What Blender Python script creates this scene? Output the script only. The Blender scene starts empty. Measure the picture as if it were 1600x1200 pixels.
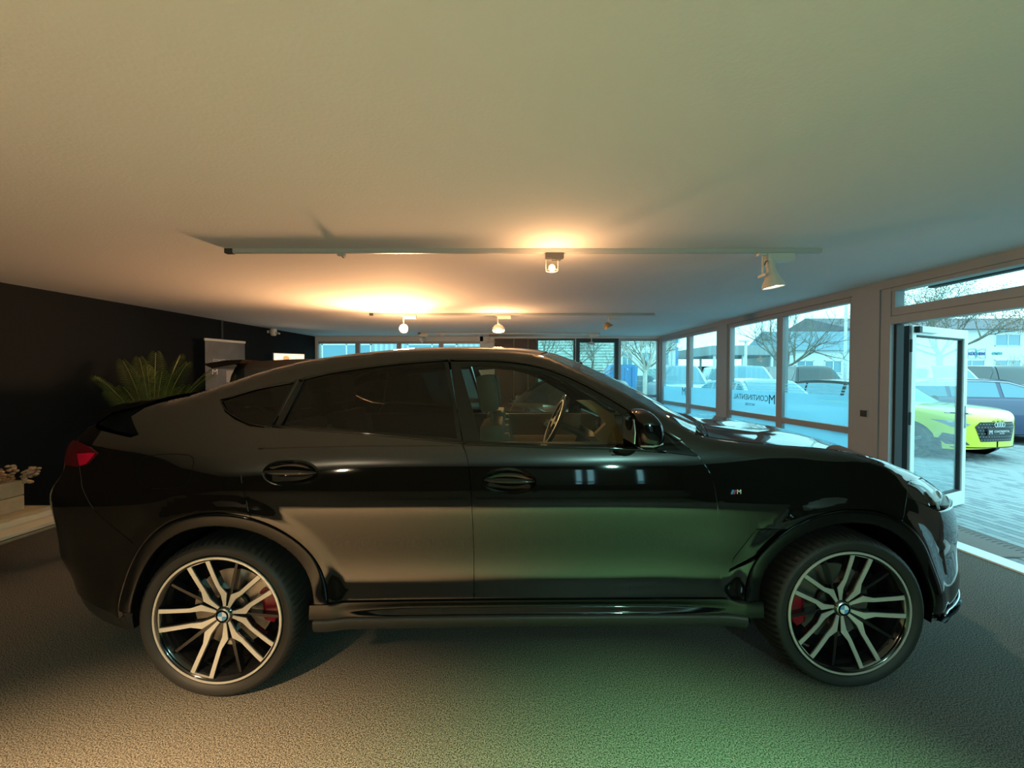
import bpy, bmesh, math, random
from mathutils import Vector, Matrix
from mathutils.geometry import delaunay_2d_cdt
R = math.radians
PI = math.pi
random.seed(7)
scene = bpy.context.scene
COL = scene.collection

# ------------------------------------------------------------------ camera
CAMZ = 1.50
F = 622.0
PITCH = R(1.1)
cam_data = bpy.data.cameras.new('camera')
cam_data.sensor_width = 36.0
cam_data.lens = 36.0 * F / 1600.0
cam_data.clip_end = 400
camera = bpy.data.objects.new('camera', cam_data)
camera.location = (0, 0, CAMZ)
camera.rotation_euler = (PI / 2 - PITCH, 0, 0)
COL.objects.link(camera)
scene.camera = camera

# ------------------------------------------------------------------ colour management
scene.view_settings.view_transform = 'Standard'
scene.view_settings.look = 'None'
scene.view_settings.gamma = 1.0
scene.view_settings.use_curve_mapping = False
scene.view_settings.exposure = 0.75

# ------------------------------------------------------------------ sky: bright overcast, cool
world = bpy.data.worlds.new('overcast_sky')
scene.world = world
world.use_nodes = True
wn = world.node_tree
wn.nodes.clear()
w_out = wn.nodes.new('ShaderNodeOutputWorld')
w_bg = wn.nodes.new('ShaderNodeBackground')
w_tc = wn.nodes.new('ShaderNodeTexCoord')
w_ns = wn.nodes.new('ShaderNodeTexNoise')
w_ns.inputs['Scale'].default_value = 1.6
w_ns.inputs['Detail'].default_value = 4
w_rp = wn.nodes.new('ShaderNodeValToRGB')
w_rp.color_ramp.elements[0].position = 0.3
w_rp.color_ramp.elements[0].color = (0.52, 1.15, 1.30, 1)
w_rp.color_ramp.elements[1].position = 0.7
w_rp.color_ramp.elements[1].color = (0.66, 1.4, 1.5, 1)
wn.links.new(w_tc.outputs['Generated'], w_ns.inputs['Vector'])
wn.links.new(w_ns.outputs['Fac'], w_rp.inputs['Fac'])
wn.links.new(w_rp.outputs['Color'], w_bg.inputs['Color'])
w_bg.inputs["Strength"].default_value = 1.3
wn.links.new(w_bg.outputs['Background'], w_out.inputs['Surface'])

# ------------------------------------------------------------------ lamps (power, colour) - fittings of the visible lamps are built further down
WARM = (1.0, 0.50, 0.21)
WARMW = (1.0, 0.72, 0.42)
GREENW = (0.50, 1.0, 0.62)
def lamp(name, loc, power, color, radius=0.03):
    d = bpy.data.lights.new(name, 'POINT')
    d.energy = power; d.color = color; d.shadow_soft_size = radius
    o = bpy.data.objects.new(name, d); o.location = loc
    COL.objects.link(o); return o
def spot(name, loc, target, power, color, angle=60, blend=0.6, radius=0.03):
    d = bpy.data.lights.new(name, 'SPOT')
    d.energy = power; d.color = color; d.shadow_soft_size = radius
    d.spot_size = R(angle); d.spot_blend = blend
    o = bpy.data.objects.new(name, d); o.location = loc
    v = Vector(target) - Vector(loc)
    o.rotation_euler = v.to_track_quat('-Z', 'Y').to_euler()
    COL.objects.link(o); return o
CEIL = 2.48
spot('bulb_track_two_left', (-1.66, 6.08, 2.08), (-2.3, 3.0, 2.42), 400, WARM, 158, 1.0, .16)
lamp('bulb_track_two_left_spill', (-1.66, 6.10, 2.10), 50, WARM, .12)
lamp('bulb_track_two_middle', (-0.21, 6.10, 2.12), 26, WARM, .06)
lamp('bulb_track_one_middle', (0.31, 2.98, 2.20), 9, WARM, .03)
spot('bulb_track_one_right', (1.97, 2.98, 2.20), (2.3, 2.4, 0), 25, (1.0, .85, .68), 90)
# second row of the same track lighting, just behind the camera, aimed down at the carpet
spot('bulb_rear_left_spot', (-1.71, -0.5, 2.25), (-1.45, -0.20, 0), 2350, (1.0, .64, .32), 90, .9, .05)
spot('bulb_rear_right_spot', (1.33, -0.5, 2.25), (0.85, 0.08, 0), 1200, (.36, 1.0, .44), 74, .9, .05)
# added unseen point lights far behind the camera, brightening the ceiling; no fittings
lamp('ceiling_wash_left', (-2.6, -3.6, 1.9), 50, (1.0, .80, .50), .05)
lamp('ceiling_wash_right', (1.8, -3.0, 1.9), 110, (0.45, 1.0, 0.85), .05)


# ------------------------------------------------------------------ pixel helpers (to read real positions off the photograph)
def ray(px, py):
    a = (px - 800.0) / F; b = -(py - 600.0) / F
    return Vector((a, math.cos(PITCH) + b * math.sin(PITCH), -math.sin(PITCH) + b * math.cos(PITCH)))
def atY(px, py, Y):
    d = ray(px, py); t = Y / d.y
    return Vector((d.x * t, Y, CAMZ + d.z * t))
def atZ(px, py, Z):
    d = ray(px, py); t = (Z - CAMZ) / d.z
    return Vector((d.x * t, d.y * t, Z))

# ------------------------------------------------------------------ materials
MATS = {}
def mat(name, color=(0.5, 0.5, 0.5), rough=0.5, metal=0.0, coat=0.0, emis=None, estr=0.0, alpha=None,
        noise=None, bump=None, spec=None, trans=0.0, ior=None, coat_rough=0.03):
    if name in MATS: return MATS[name]
    m = bpy.data.materials.new(name); m.use_nodes = True
    nt = m.node_tree; p = nt.nodes['Principled BSDF']
    c = (*color, 1)
    p.inputs['Base Color'].default_value = c
    p.inputs['Roughness'].default_value = rough
    p.inputs['Metallic'].default_value = metal
    p.inputs['Coat Weight'].default_value = coat
    p.inputs['Coat Roughness'].default_value = coat_rough
    if spec is not None: p.inputs['Specular IOR Level'].default_value = spec
    if trans: p.inputs['Transmission Weight'].default_value = trans
    if ior: p.inputs['IOR'].default_value = ior
    if emis:
        p.inputs['Emission Color'].default_value = (*emis, 1)
        p.inputs['Emission Strength'].default_value = estr
    if noise or bump:
        tc = nt.nodes.new('ShaderNodeTexCoord')
    if noise:   # (scale, amount, color2)
        n = nt.nodes.new('ShaderNodeTexNoise'); n.inputs['Scale'].default_value = noise[0]
        n.inputs['Detail'].default_value = 5; n.inputs['Roughness'].default_value = 0.65
        nt.links.new(tc.outputs['Object'], n.inputs['Vector'])
        rp = nt.nodes.new('ShaderNodeValToRGB')
        rp.color_ramp.elements[0].position = noise[1][0]; rp.color_ramp.elements[1].position = noise[1][1]
        rp.color_ramp.elements[0].color = c; rp.color_ramp.elements[1].color = (*noise[2], 1)
        nt.links.new(n.outputs['Fac'], rp.inputs['Fac'])
        nt.links.new(rp.outputs['Color'], p.inputs['Base Color'])
    if bump:    # (scale, strength, distance)
        n2 = nt.nodes.new('ShaderNodeTexNoise'); n2.inputs['Scale'].default_value = bump[0]
        n2.inputs['Detail'].default_value = 4
        nt.links.new(tc.outputs['Object'], n2.inputs['Vector'])
        b = nt.nodes.new('ShaderNodeBump'); b.inputs['Strength'].default_value = bump[1]
        b.inputs['Distance'].default_value = bump[2]
        nt.links.new(n2.outputs['Fac'], b.inputs['Height'])
        nt.links.new(b.outputs['Normal'], p.inputs['Normal'])
    MATS[name] = m
    return m
def thin_glass(name, tint=(0.9, 0.97, 0.97), refl=1.45, rough=0.0, boost=1.0):
    if name in MATS: return MATS[name]
    m = bpy.data.materials.new(name); m.use_nodes = True
    nt = m.node_tree; nt.nodes.clear()
    o = nt.nodes.new('ShaderNodeOutputMaterial'); mx = nt.nodes.new('ShaderNodeMixShader')
    t = nt.nodes.new('ShaderNodeBsdfTransparent'); g = nt.nodes.new('ShaderNodeBsdfGlossy')
    lw = nt.nodes.new('ShaderNodeLayerWeight'); lw.inputs['Blend'].default_value = 0.5
    pw = nt.nodes.new('ShaderNodeMath'); pw.operation = 'POWER'; pw.inputs[1].default_value = 4.0
    ma = nt.nodes.new('ShaderNodeMath'); ma.operation = 'MULTIPLY_ADD'
    f0 = ((refl - 1) / (refl + 1)) ** 2
    ma.inputs[1].default_value = (1 - f0) * boost; ma.inputs[2].default_value = f0; ma.use_clamp = True
    t.inputs['Color'].default_value = (*tint, 1); g.inputs['Roughness'].default_value = rough
    nt.links.new(lw.outputs['Facing'], pw.inputs[0]); nt.links.new(pw.outputs[0], ma.inputs[0])
    nt.links.new(ma.outputs[0], mx.inputs['Fac'])
    nt.links.new(t.outputs['BSDF'], mx.inputs[1]); nt.links.new(g.outputs['BSDF'], mx.inputs[2])
    nt.links.new(mx.outputs['Shader'], o.inputs['Surface'])
    MATS[name] = m
    return m

# ------------------------------------------------------------------ mesh helpers
def tag(o, label=None, cat=None, group=None, kind=None):
    if label: o['label'] = label
    if cat: o['category'] = cat
    if group: o['group'] = group
    if kind: o['kind'] = kind
    return o
def empty(name, loc=(0, 0, 0), rz=0.0):
    o = bpy.data.objects.new(name, None); o.location = loc; o.rotation_euler = (0, 0, rz)
    o.empty_display_size = 0.1
    COL.objects.link(o); return o
def mk(name, verts, faces, m, parent=None, smooth=False, normals=None, mats=None, fmi=None, autos=None):
    me = bpy.data.meshes.new(name)
    me.from_pydata([tuple(v) for v in verts], [], faces)
    if mats:
        for q in mats: me.materials.append(q)
        if fmi: me.polygons.foreach_set('material_index', fmi)
    else:
        me.materials.append(m)
    if smooth:
        me.polygons.foreach_set('use_smooth', [True] * len(me.polygons))
    me.update()
    if normals: me.normals_split_custom_set_from_vertices([tuple(n) for n in normals])
    if autos is not None: me.set_sharp_from_angle(angle=R(autos))
    o = bpy.data.objects.new(name, me)
    if parent: o.parent = parent
    COL.objects.link(o)
    return o
class MB:
    """collects simple solids, then becomes one mesh object"""
    def __init__(s): s.v = []; s.f = []; s.m = []; s.cur = 0
    def add(s, vs, fs):
        b = len(s.v); s.v += [Vector(v) for v in vs]
        s.f += [tuple(b + i for i in f) for f in fs]; s.m += [s.cur] * len(fs)
        return s
    def box(s, x0, x1, y0, y1, z0, z1, M=None):
        vs = [Vector((x, y, z)) for x in (x0, x1) for y in (y0, y1) for z in (z0, z1)]
        if M: vs = [M @ v for v in vs]
        return s.add(vs, [(0, 1, 3, 2), (4, 6, 7, 5), (0, 4, 5, 1), (2, 3, 7, 6), (0, 2, 6, 4), (1, 5, 7, 3)])
    def bev(s, x0, x1, y0, y1, z0, z1, b=0.01, M=None):
        # box with chamfered edges
        vs = []; 
        xs = (x0, x0 + b, x1 - b, x1); ys = (y0, y0 + b, y1 - b, y1); zs = (z0, z0 + b, z1 - b, z1)
        bm = bmesh.new(); bmesh.ops.create_cube(bm, size=1.0)
        for v in bm.verts:
            v.co = Vector(((x0 + x1) / 2 + v.co.x * (x1 - x0), (y0 + y1) / 2 + v.co.y * (y1 - y0), (z0 + z1) / 2 + v.co.z * (z1 - z0)))
        bmesh.ops.bevel(bm, geom=bm.edges[:], offset=b, segments=2, profile=0.7, affect='EDGES')
        bm.verts.index_update()
        vs = [(M @ v.co if M else v.co.copy()) for v in bm.verts]
        fs = [tuple(v.index for v in f.verts) for f in bm.faces]
        bm.free()
        return s.add(vs, fs)
    def tube(s, pts, rad, n=8, cap=True):
        pts = [Vector(p) for p in pts]
        if not isinstance(rad, (list, tuple)): rad = [rad] * len(pts)
        vs = []; prev = None
        for i, p in enumerate(pts):
            d = (pts[min(i + 1, len(pts) - 1)] - pts[max(i - 1, 0)])
            if d.length < 1e-9: d = Vector((0, 0, 1))
            d.normalize()
            if prev is None:
                a = Vector((0, 0, 1)) if abs(d.z) < 0.9 else Vector((1, 0, 0))
                u = d.cross(a).normalized()
            else:
                u = (prev - d * prev.dot(d)).normalized()
            prev = u; w = d.cross(u)
            for k in range(n):
                t = 2 * PI * k / n
                vs.append(p + (u * math.cos(t) + w * math.sin(t)) * rad[i])
        fs = []
        for i in range(len(pts) - 1):
            for k in range(n):
                a = i * n + k; b = i * n + (k + 1) % n
                fs.append((a, b, b + n, a + n))
        if cap:
            fs.append(tuple(range(n - 1, -1, -1))); e = (len(pts) - 1) * n
            fs.append(tuple(e + k for k in range(n)))
        return s.add(vs, fs)
    def lathe(s, prof, n=32, M=None, close=False):
        # prof: (radius, height) about local Z
        vs = []
        for r, h in prof:
            for k in range(n):
                t = 2 * PI * k / n
                v = Vector((r * math.cos(t), r * math.sin(t), h)); vs.append(M @ v if M else v)
        fs = []; L = len(prof)
        for i in range(L - 1 + (1 if close else 0)):
            j = (i + 1) % L
            for k in range(n):
                fs.append((i * n + k, i * n + (k + 1) % n, j * n + (k + 1) % n, j * n + k))
        return s.add(vs, fs)
    def prism(s, poly, d, M=None):
        # poly in local XY, extruded along local Z by d
        n = len(poly)
        vs = [Vector((p[0], p[1], 0)) for p in poly] + [Vector((p[0], p[1], d)) for p in poly]
        if M: vs = [M @ v for v in vs]
        return s.add(vs, [tuple(range(n - 1, -1, -1)), tuple(range(n, 2 * n))] + [(i, (i + 1) % n, n + (i + 1) % n, n + i) for i in range(n)])
    def ball(s, c, r, n=10, sc=(1, 1, 1), M=None):
        prof = []; vs = []; c = Vector(c); L = max(4, n // 2)
        for i in range(L + 1):
            a = -PI / 2 + PI * i / L
            for k in range(n):
                t = 2 * PI * k / n
                v = c + Vector((r * sc[0] * math.cos(a) * math.cos(t), r * sc[1] * math.cos(a) * math.sin(t), r * sc[2] * math.sin(a)))
                vs.append(M @ v if M else v)
        fs = [(i * n + k, i * n + (k + 1) % n, (i + 1) * n + (k + 1) % n, (i + 1) * n + k) for i in range(L) for k in range(n)]
        return s.add(vs, fs)
    def grid(s, fn, nu, nv):
        vs = [fn(i / nu, j / nv) for i in range(nu + 1) for j in range(nv + 1)]
        fs = [(i * (nv + 1) + j, (i + 1) * (nv + 1) + j, (i + 1) * (nv + 1) + j + 1, i * (nv + 1) + j + 1) for i in range(nu) for j in range(nv)]
        return s.add(vs, fs)
    def build(s, name, m, parent=None, smooth=False, autos=None):
        if isinstance(m, (list, tuple)):
            return mk(name, s.v, s.f, None, parent, smooth, mats=m, fmi=s.m, autos=autos)
        return mk(name, s.v, s.f, m, parent, smooth, autos=autos)
def text_mesh(name, body, size, m, parent=None, M=None, extrude=0.001, align='CENTER', bold=0.0):
    cu = bpy.data.curves.new('txt', 'FONT'); cu.body = body; cu.size = size; cu.extrude = extrude
    cu.align_x = align; cu.align_y = 'CENTER'; cu.offset = bold; cu.resolution_u = 3
    to = bpy.data.objects.new('txt', cu); COL.objects.link(to)
    bpy.context.view_layer.update()
    me = bpy.data.meshes.new_from_object(to)
    bpy.data.objects.remove(to); bpy.data.curves.remove(cu)
    if M: me.transform(M)
    me.materials.clear(); me.materials.append(m); me.name = name
    o = bpy.data.objects.new(name, me); COL.objects.link(o)
    if parent: o.parent = parent
    return o
def copy_tree(o, parent=None):
    c = o.copy(); COL.objects.link(c); c.parent = parent
    for ch in list(KIDS(o)): copy_tree(ch, c)
    return c
def KIDS(o):
    return [x for x in COL.objects if x.parent == o]
def pchip(xs, ys):
    n = len(xs)
    h = [xs[i + 1] - xs[i] for i in range(n - 1)]
    dl = [(ys[i + 1] - ys[i]) / h[i] for i in range(n - 1)]
    m = [0.0] * n; m[0] = dl[0]; m[-1] = dl[-1]
    for i in range(1, n - 1):
        if dl[i - 1] * dl[i] <= 0: m[i] = 0.0
        else:
            w1 = 2 * h[i] + h[i - 1]; w2 = h[i] + 2 * h[i - 1]
            m[i] = (w1 + w2) / (w1 / dl[i - 1] + w2 / dl[i])
    def f(x):
        if x <= xs[0]: return ys[0]
        if x >= xs[-1]: return ys[-1]
        lo, hi = 0, n - 1
        while hi - lo > 1:
            md = (lo + hi) // 2
            if xs[md] <= x: lo = md
            else: hi = md
        t = (x - xs[lo]) / h[lo]
        return ((2 * t**3 - 3 * t**2 + 1) * ys[lo] + (t**3 - 2 * t**2 + t) * h[lo] * m[lo]
                + (-2 * t**3 + 3 * t**2) * ys[lo + 1] + (t**3 - t**2) * h[lo] * m[lo + 1])
    return f
def cspline(xs, ys):
    n = len(xs); h = [xs[i + 1] - xs[i] for i in range(n - 1)]
    a = [0.0] * n; c = [0.0] * n; d = [0.0] * n   # natural cubic spline
    al = [0.0] + [3 * ((ys[i + 1] - ys[i]) / h[i] - (ys[i] - ys[i - 1]) / h[i - 1]) for i in range(1, n - 1)]
    l = [1.0] * n; mu = [0.0] * n; z = [0.0] * n
    for i in range(1, n - 1):
        l[i] = 2 * (xs[i + 1] - xs[i - 1]) - h[i - 1] * mu[i - 1]; mu[i] = h[i] / l[i]; z[i] = (al[i] - h[i - 1] * z[i - 1]) / l[i]
    b = [0.0] * n
    for j in range(n - 2, -1, -1):
        c[j] = z[j] - mu[j] * c[j + 1]
        b[j] = (ys[j + 1] - ys[j]) / h[j] - h[j] * (c[j + 1] + 2 * c[j]) / 3; d[j] = (c[j + 1] - c[j]) / (3 * h[j])
    def f(x):
        x = max(xs[0], min(xs[-1], x)); i = 0
        while i < n - 2 and x > xs[i + 1]: i += 1
        t = x - xs[i]; return ys[i] + b[i] * t + c[i] * t * t + d[i] * t ** 3
    return f
def sstep(a, b, x):
    t = max(0.0, min(1.0, (x - a) / (b - a))); return t * t * (3 - 2 * t)

# ================================================================== THE ROOM
M_ceil = mat('ceiling_plaster', (0.72, 0.73, 0.76), 0.9, bump=(60, 0.25, 0.004))
M_black = mat('black_wall_paint', (0.008, 0.010, 0.012), 0.9, spec=0.15, bump=(120, 0.2, 0.002))
M_white = mat('white_wall_paint', (0.55, 0.55, 0.53), 0.8, bump=(90, 0.2, 0.002))
M_frame = mat('light_window_frame', (0.30, 0.31, 0.33), 0.45, bump=(200, 0.05, 0.001))
M_doorw = mat('white_door_frame', (0.75, 0.80, 0.78), 0.4)
M_dark = mat('dark_rubber_seal', (0.015, 0.017, 0.018), 0.6)
M_glass = thin_glass('window_glass', (0.93, 0.99, 0.99), 1.45)
M_carpet = mat('carpet', (0.012, 0.0115, 0.010), 0.95, noise=(190, (0.40, 0.60), (0.27, 0.255, 0.225)), bump=(240, 0.8, 0.008), spec=0.1)
M_brown = mat('dark_brown_panel', (0.035, 0.018, 0.014), 0.5, noise=(6, (0.3, 0.7), (0.05, 0.026, 0.02)))
M_greyfr = mat('dark_grey_frame', (0.05, 0.065, 0.07), 0.5)
M_chrome = mat('brushed_steel', (0.6, 0.6, 0.6), 0.3, metal=1.0)
def film_material():
    m = bpy.data.materials.new('frosted_film'); m.use_nodes = True
    nt = m.node_tree; nt.nodes.clear()
    o = nt.nodes.new('ShaderNodeOutputMaterial'); a = nt.nodes.new('ShaderNodeMixShader'); b = nt.nodes.new('ShaderNodeMixShader')
    t = nt.nodes.new('ShaderNodeBsdfTransparent'); tl = nt.nodes.new('ShaderNodeBsdfTranslucent'); df = nt.nodes.new('ShaderNodeBsdfDiffuse')
    tl.inputs['Color'].default_value = (0.50, 0.82, 0.95, 1); df.inputs['Color'].default_value = (0.45, 0.6, 0.68, 1)
    t.inputs['Color'].default_value = (0.8, 0.95, 1, 1)
    a.inputs['Fac'].default_value = 0.25; b.inputs['Fac'].default_value = 0.30
    nt.links.new(tl.outputs[0], a.inputs[1]); nt.links.new(df.outputs[0], a.inputs[2])
    nt.links.new(a.outputs[0], b.inputs[1]); nt.links.new(t.outputs[0], b.inputs[2])
    nt.links.new(b.outputs[0], o.inputs['Surface'])
    return m
M_film = film_material()

YB, YF = 9.8, -6.0
def wx_right(y): return 3.62 + (9.8 - y) * (0.26 / 6.78)
def wx_left(y): return -4.84 - (9.8 - y) * (0.49 / 5.653)

def struct(o): o['kind'] = 'structure'; return o
# floor (carpet) and ceiling slab follow the room's slightly tapering plan
m = MB()
pl = [(wx_left(YB) - .1, YB + .12), (wx_left(YF) - .1, YF - .1), (wx_right(YF) + .1, YF - .1), (wx_right(YB) + .1, YB + .12)]
m.prism(pl, 0.12, Matrix.Translation((0, 0, -0.12)))
floor = struct(m.build('floor', M_carpet))
m = MB(); m.prism(pl, 0.2, Matrix.Translation((0, 0, CEIL)))
ceiling = struct(m.build('ceiling', M_ceil))
# left wall, black
m = MB(); m.prism([(wx_left(YB), YB), (wx_left(YF), YF), (wx_left(YF) - .15, YF), (wx_left(YB) - .15, YB)], CEIL)
wall_left = struct(m.build('wall_left', M_black))
m = MB(); p0 = atY(350, 520, 6.9)
for yy in (6.95,):
    x = wx_left(yy); m.bev(x, x + .025, yy, yy + .05, 2.16, CEIL, 0.004)
struct(m.build('trim_1', M_dark))
# front wall (behind the camera): dark, with a window band at its right
m = MB(); xf0, xf1 = wx_left(YF) - .1, wx_right(YF) + .1
WX0, WX1, WZ0, WZ1 = 0.2, 3.9, 0.35, 2.10
m.box(xf0, WX0, YF - .15, YF, 0, CEIL); m.box(WX1, xf1, YF - .15, YF, 0, CEIL)
m.box(WX0, WX1, YF - .15, YF, 0, WZ0); m.box(WX0, WX1, YF - .15, YF, WZ1, CEIL)
wall_front = struct(m.build('wall_front', M_black))
wf = struct(empty('window_8', (0, YF - .07, 0)))
m = MB()
for x in (1.66, 1.86, 1.94, 2.16, 3.14, 3.36): m.bev(x, x + .06, -.04, .04, WZ0, WZ1, .006)
m.bev(WX0, WX1, -.04, .04, WZ0, WZ0 + .06, .006); m.bev(WX0, WX1, -.04, .04, WZ1 - .06, WZ1, .006)
m.build('window_frame', M_greyfr, wf)
m = MB(); m.box(WX0, 1.66, -.03, .03, WZ0, WZ1); m.box(1.92, 1.94, -.03, .03, WZ0, WZ1); m.box(2.22, 3.14, -.03, .03, WZ0, WZ1); m.box(3.42, WX1, -.03, .03, WZ0, WZ1)
MB().box(1.72, 1.86, -.003, .003, WZ0 + .05, WZ1 - .05).build('glass_pane', M_glass, wf)
MB().box(2.0, 2.16, -.003, .003, WZ0 + .05, WZ1 - .05).build('glass_pane', M_glass, wf)
MB().box(3.2, 3.36, -.003, .003, WZ0 + .05, WZ1 - .05).build('glass_pane', M_glass, wf)
m.build('mullion_panel', M_dark, wf)

# ---- back wall
def bx(px): return (px - 800) / F * YB
m = MB(); T = 0.14
def bw(p0, p1, z0, z1, y0=0.0, y1=T): m.box(bx(p0), bx(p1), YB + y0, YB + y1, z0, z1)
bw(480, 755, 0, 0.9); bw(480, 755, 2.36, CEIL); bw(750, 772, 0, CEIL); bw(480, 497, .9, 2.36)
bw(772, 1036, 2.43, CEIL); bw(772, 838, 0, 2.43, .05, T)
bw(966, 1036, 0, 0.45)
wall_back = struct(m.build('wall_back', M_white))
k = 0
for p0, p1 in ((773, 803), (803.6, 825), (825.6, 838)):
    MB().bev(bx(p0), bx(p1) - .008, YB + .01, YB + .05, 0, 2.425, .004).build('panel', M_brown, wall_back)
def window(name, x0, x1, z0, z1, y, fr, mf, panes=1, rails=(), sill=False, d=.07):
    w = struct(empty(name, ((x0 + x1) / 2, y, 0))); c = (x0 + x1) / 2
    m = MB(); m.bev(x0 - c, x0 - c + fr, -d / 2, d / 2, z0, z1, .005); m.bev(x1 - c - fr, x1 - c, -d / 2, d / 2, z0, z1, .005)
    m.bev(x0 - c + fr, x1 - c - fr, -d / 2, d / 2, z0, z0 + fr, .005); m.bev(x0 - c + fr, x1 - c - fr, -d / 2, d / 2, z1 - fr, z1, .005)
    zs = [z0 + fr]
    for r in rails: m.bev(x0 - c + fr, x1 - c - fr, -d / 2, d / 2, r, r + fr, .005); zs += [r, r + fr]
    zs.append(z1 - fr)
    m.build('window_frame', mf, w)
    for i in range(0, len(zs), 2):
        MB().box(x0 - c + fr - .01, x1 - c - fr + .01, -.003, .003, zs[i] - .01, zs[i + 1] + .01).build('glass_pane', M_glass, w)
    return w
for i, (p0, p1) in enumerate(((494, 558.5), (558.5, 623), (623, 689), (689, 754))):
    window('window_%d' % (i + 1), bx(p0), bx(p1), .9, 2.36, YB + .05, .055, M_frame)
window('window_5', bx(838), bx(899), 0.02, 2.43, YB + .05, .045, M_greyfr, rails=())
# dark framed glass door in the back wall
d2 = struct(empty('door_2', (bx(933), YB + .04, 0)))
hw = bx(966) - bx(933)
m = MB()
m.bev(-hw, -hw + .09, -.05, .05, 0, 2.43, .006); m.bev(hw - .09, hw, -.05, .05, 0, 2.43, .006); m.bev(-hw + .09, hw - .09, -.05, .05, 2.33, 2.43, .006)
m.bev(-hw + .09, hw - .09, -.04, .04, 0, .16, .006)
m.build('door_frame', mat('black_door_frame', (0.02, 0.028, 0.03), 0.4), d2)
MB().box(-hw + .08, hw - .08, -.003, .003, .15, 2.34).build('glass_pane', M_glass, d2)
m = MB(); m.tube([(-hw + .13, -.06, 1.0), (-hw + .13, -.10, 1.0), (-hw + .25, -.10, 1.0)], .011, 8)
m.build('door_handle', M_chrome, d2)
window('window_6', bx(966), bx(1031), 0.45, 2.44, YB + .05, .07, M_frame, rails=(0.98,))

# ---- right wall, in its own frame: u runs from the back corner towards the camera, v outwards
d_r = Vector((0.26, -6.78, 0)).normalized()
v_r = Vector((-d_r.y, d_r.x, 0))
RW = Matrix(((d_r.x, v_r.x, 0, 3.62), (d_r.y, v_r.y, 0, 9.8), (0, 0, 1, 0), (0, 0, 0, 1)))
def u_px(px):
    a = (px - 800) / F    # X = a*Y
    # 3.62 + u*dx = a*(9.8 + u*dy)
    return (a * 9.8 - 3.62) / (d_r.x - a * d_r.y)
U = {p: u_px(p) for p in (1030, 1038, 1070, 1075, 1119, 1135, 1140, 1210, 1219, 1329, 1372, 1388, 1397)}
UE = (9.8 - YF) / -d_r.y
m = MB()
def rw(u0, u1, z0, z1, v0=0.0, v1=.14): m.box(u0, u1, v0, v1, z0, z1, RW)
ud1 = U[1388] + 2.25
rw(-.1, UE, 2.40, CEIL)
rw(U[1119], U[1135], 0, 2.40); rw(U[1329], U[1372], 0, 2.40)
rw(-.15, U[1030] + .06, 0, 2.4)
rw(ud1 + .1, ud1 + .5, 0, 2.4)
wall_right = struct(m.build('wall_right', M_frame))
def side_window(name, u0, u1, fr=.05, mull=(), film=True, letters=None, zbot=0.0, rail=(0.845, 0.92), extra=0):
    """a bay of the window wall: frame, mullions, rail, panes, frosted film"""
    w = struct(empty(name)); w.matrix_world = RW @ Matrix.Translation((u0, .07, 0)); L = u1 - u0; d = .045
    m = MB(); m.bev(0, fr, -d, d, zbot, 2.4, .006); m.bev(L - fr, L, -d, d, zbot, 2.4, .006)
    m.bev(fr, L - fr, -d, d, 2.34, 2.4, .006); m.bev(fr, L - fr, -d, d, zbot, zbot + .07, .006)
    xs = [fr]
    for a, b in mull:
        m.bev(a - u0, b - u0, -d, d, zbot + .07, 2.34, .006); xs += [a - u0, b - u0]
    xs.append(L - fr)
    for i in range(0, len(xs), 2): m.bev(xs[i], xs[i + 1], -d + .002, d - .002, rail[0], rail[1], .006)
    m.build('window_frame', M_frame, w)
    for i in range(0, len(xs), 2):
        for z0, z1 in ((zbot + .06, rail[0] + .01), (rail[1] - .01, 2.35)):
            MB().box(xs[i] - .01, xs[i + 1] + .01, -.003, .003, z0, z1).build('glass_pane', M_glass, w)
        if film:
            f = MB(); a, b = xs[i] + .01, xs[i + 1] - .01
            f.box(a, b, -.0055, -.0045, rail[1] + .005, 1.275)
            for z in (1.30, 1.335, 1.385): f.box(a, b, -.0055, -.0045, z, z + .010)
            f.box(a, b, -.0055, -.0045, zbot + .075, rail[0] - .005)
            f.build('frosted_film', M_film, w)
    return w
# note: a mirrored reading, because the lettering faces the street
M_let = mat('lettering_grey', (0.03, 0.10, 0.16), 0.6)
MIR = Matrix(((1, 0, 0, 0), (0, 0, -1, 0), (0, 1, 0, 0), (0, 0, 0, 1)))
wa = side_window('window_7', U[1030] + .06, U[1119], mull=[(U[1070], U[1075])])
wb = side_window('window_9', U[1135], U[1329], mull=[(U[1210], U[1219])])
def letters(w, u, z, body, size, name='lettering', bold=0.0):
    # the letters face outwards: text x runs along +u seen from outside -> mirrored from inside
    Mx = Matrix.Translation((u, -.008, z)) @ Matrix(((-1, 0, 0, 0), (0, 0, -1, 0), (0, 1, 0, 0), (0, 0, 0, 1)))
    return text_mesh(name, body, size, M_let, w, Mx, .0006, 'CENTER', bold)
uu = U[1135]
def zat(px, py):
    u = u_px(px); Y = 9.8 + u * d_r.y; return CAMZ - (py - 588) / F * Y
letters(wb, u_px(1166) - uu, zat(1166, 621), 'CONTINENTAL', .125)
letters(wb, u_px(1166) - uu, zat(1166, 632), 'MOTORS', .060)
letters(wb, u_px(1200) - uu, zat(1200, 625), 'M', .20)
letters(wa, u_px(1064) - (U[1030] + .06), zat(1064, 612), 'M', .24)
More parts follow.
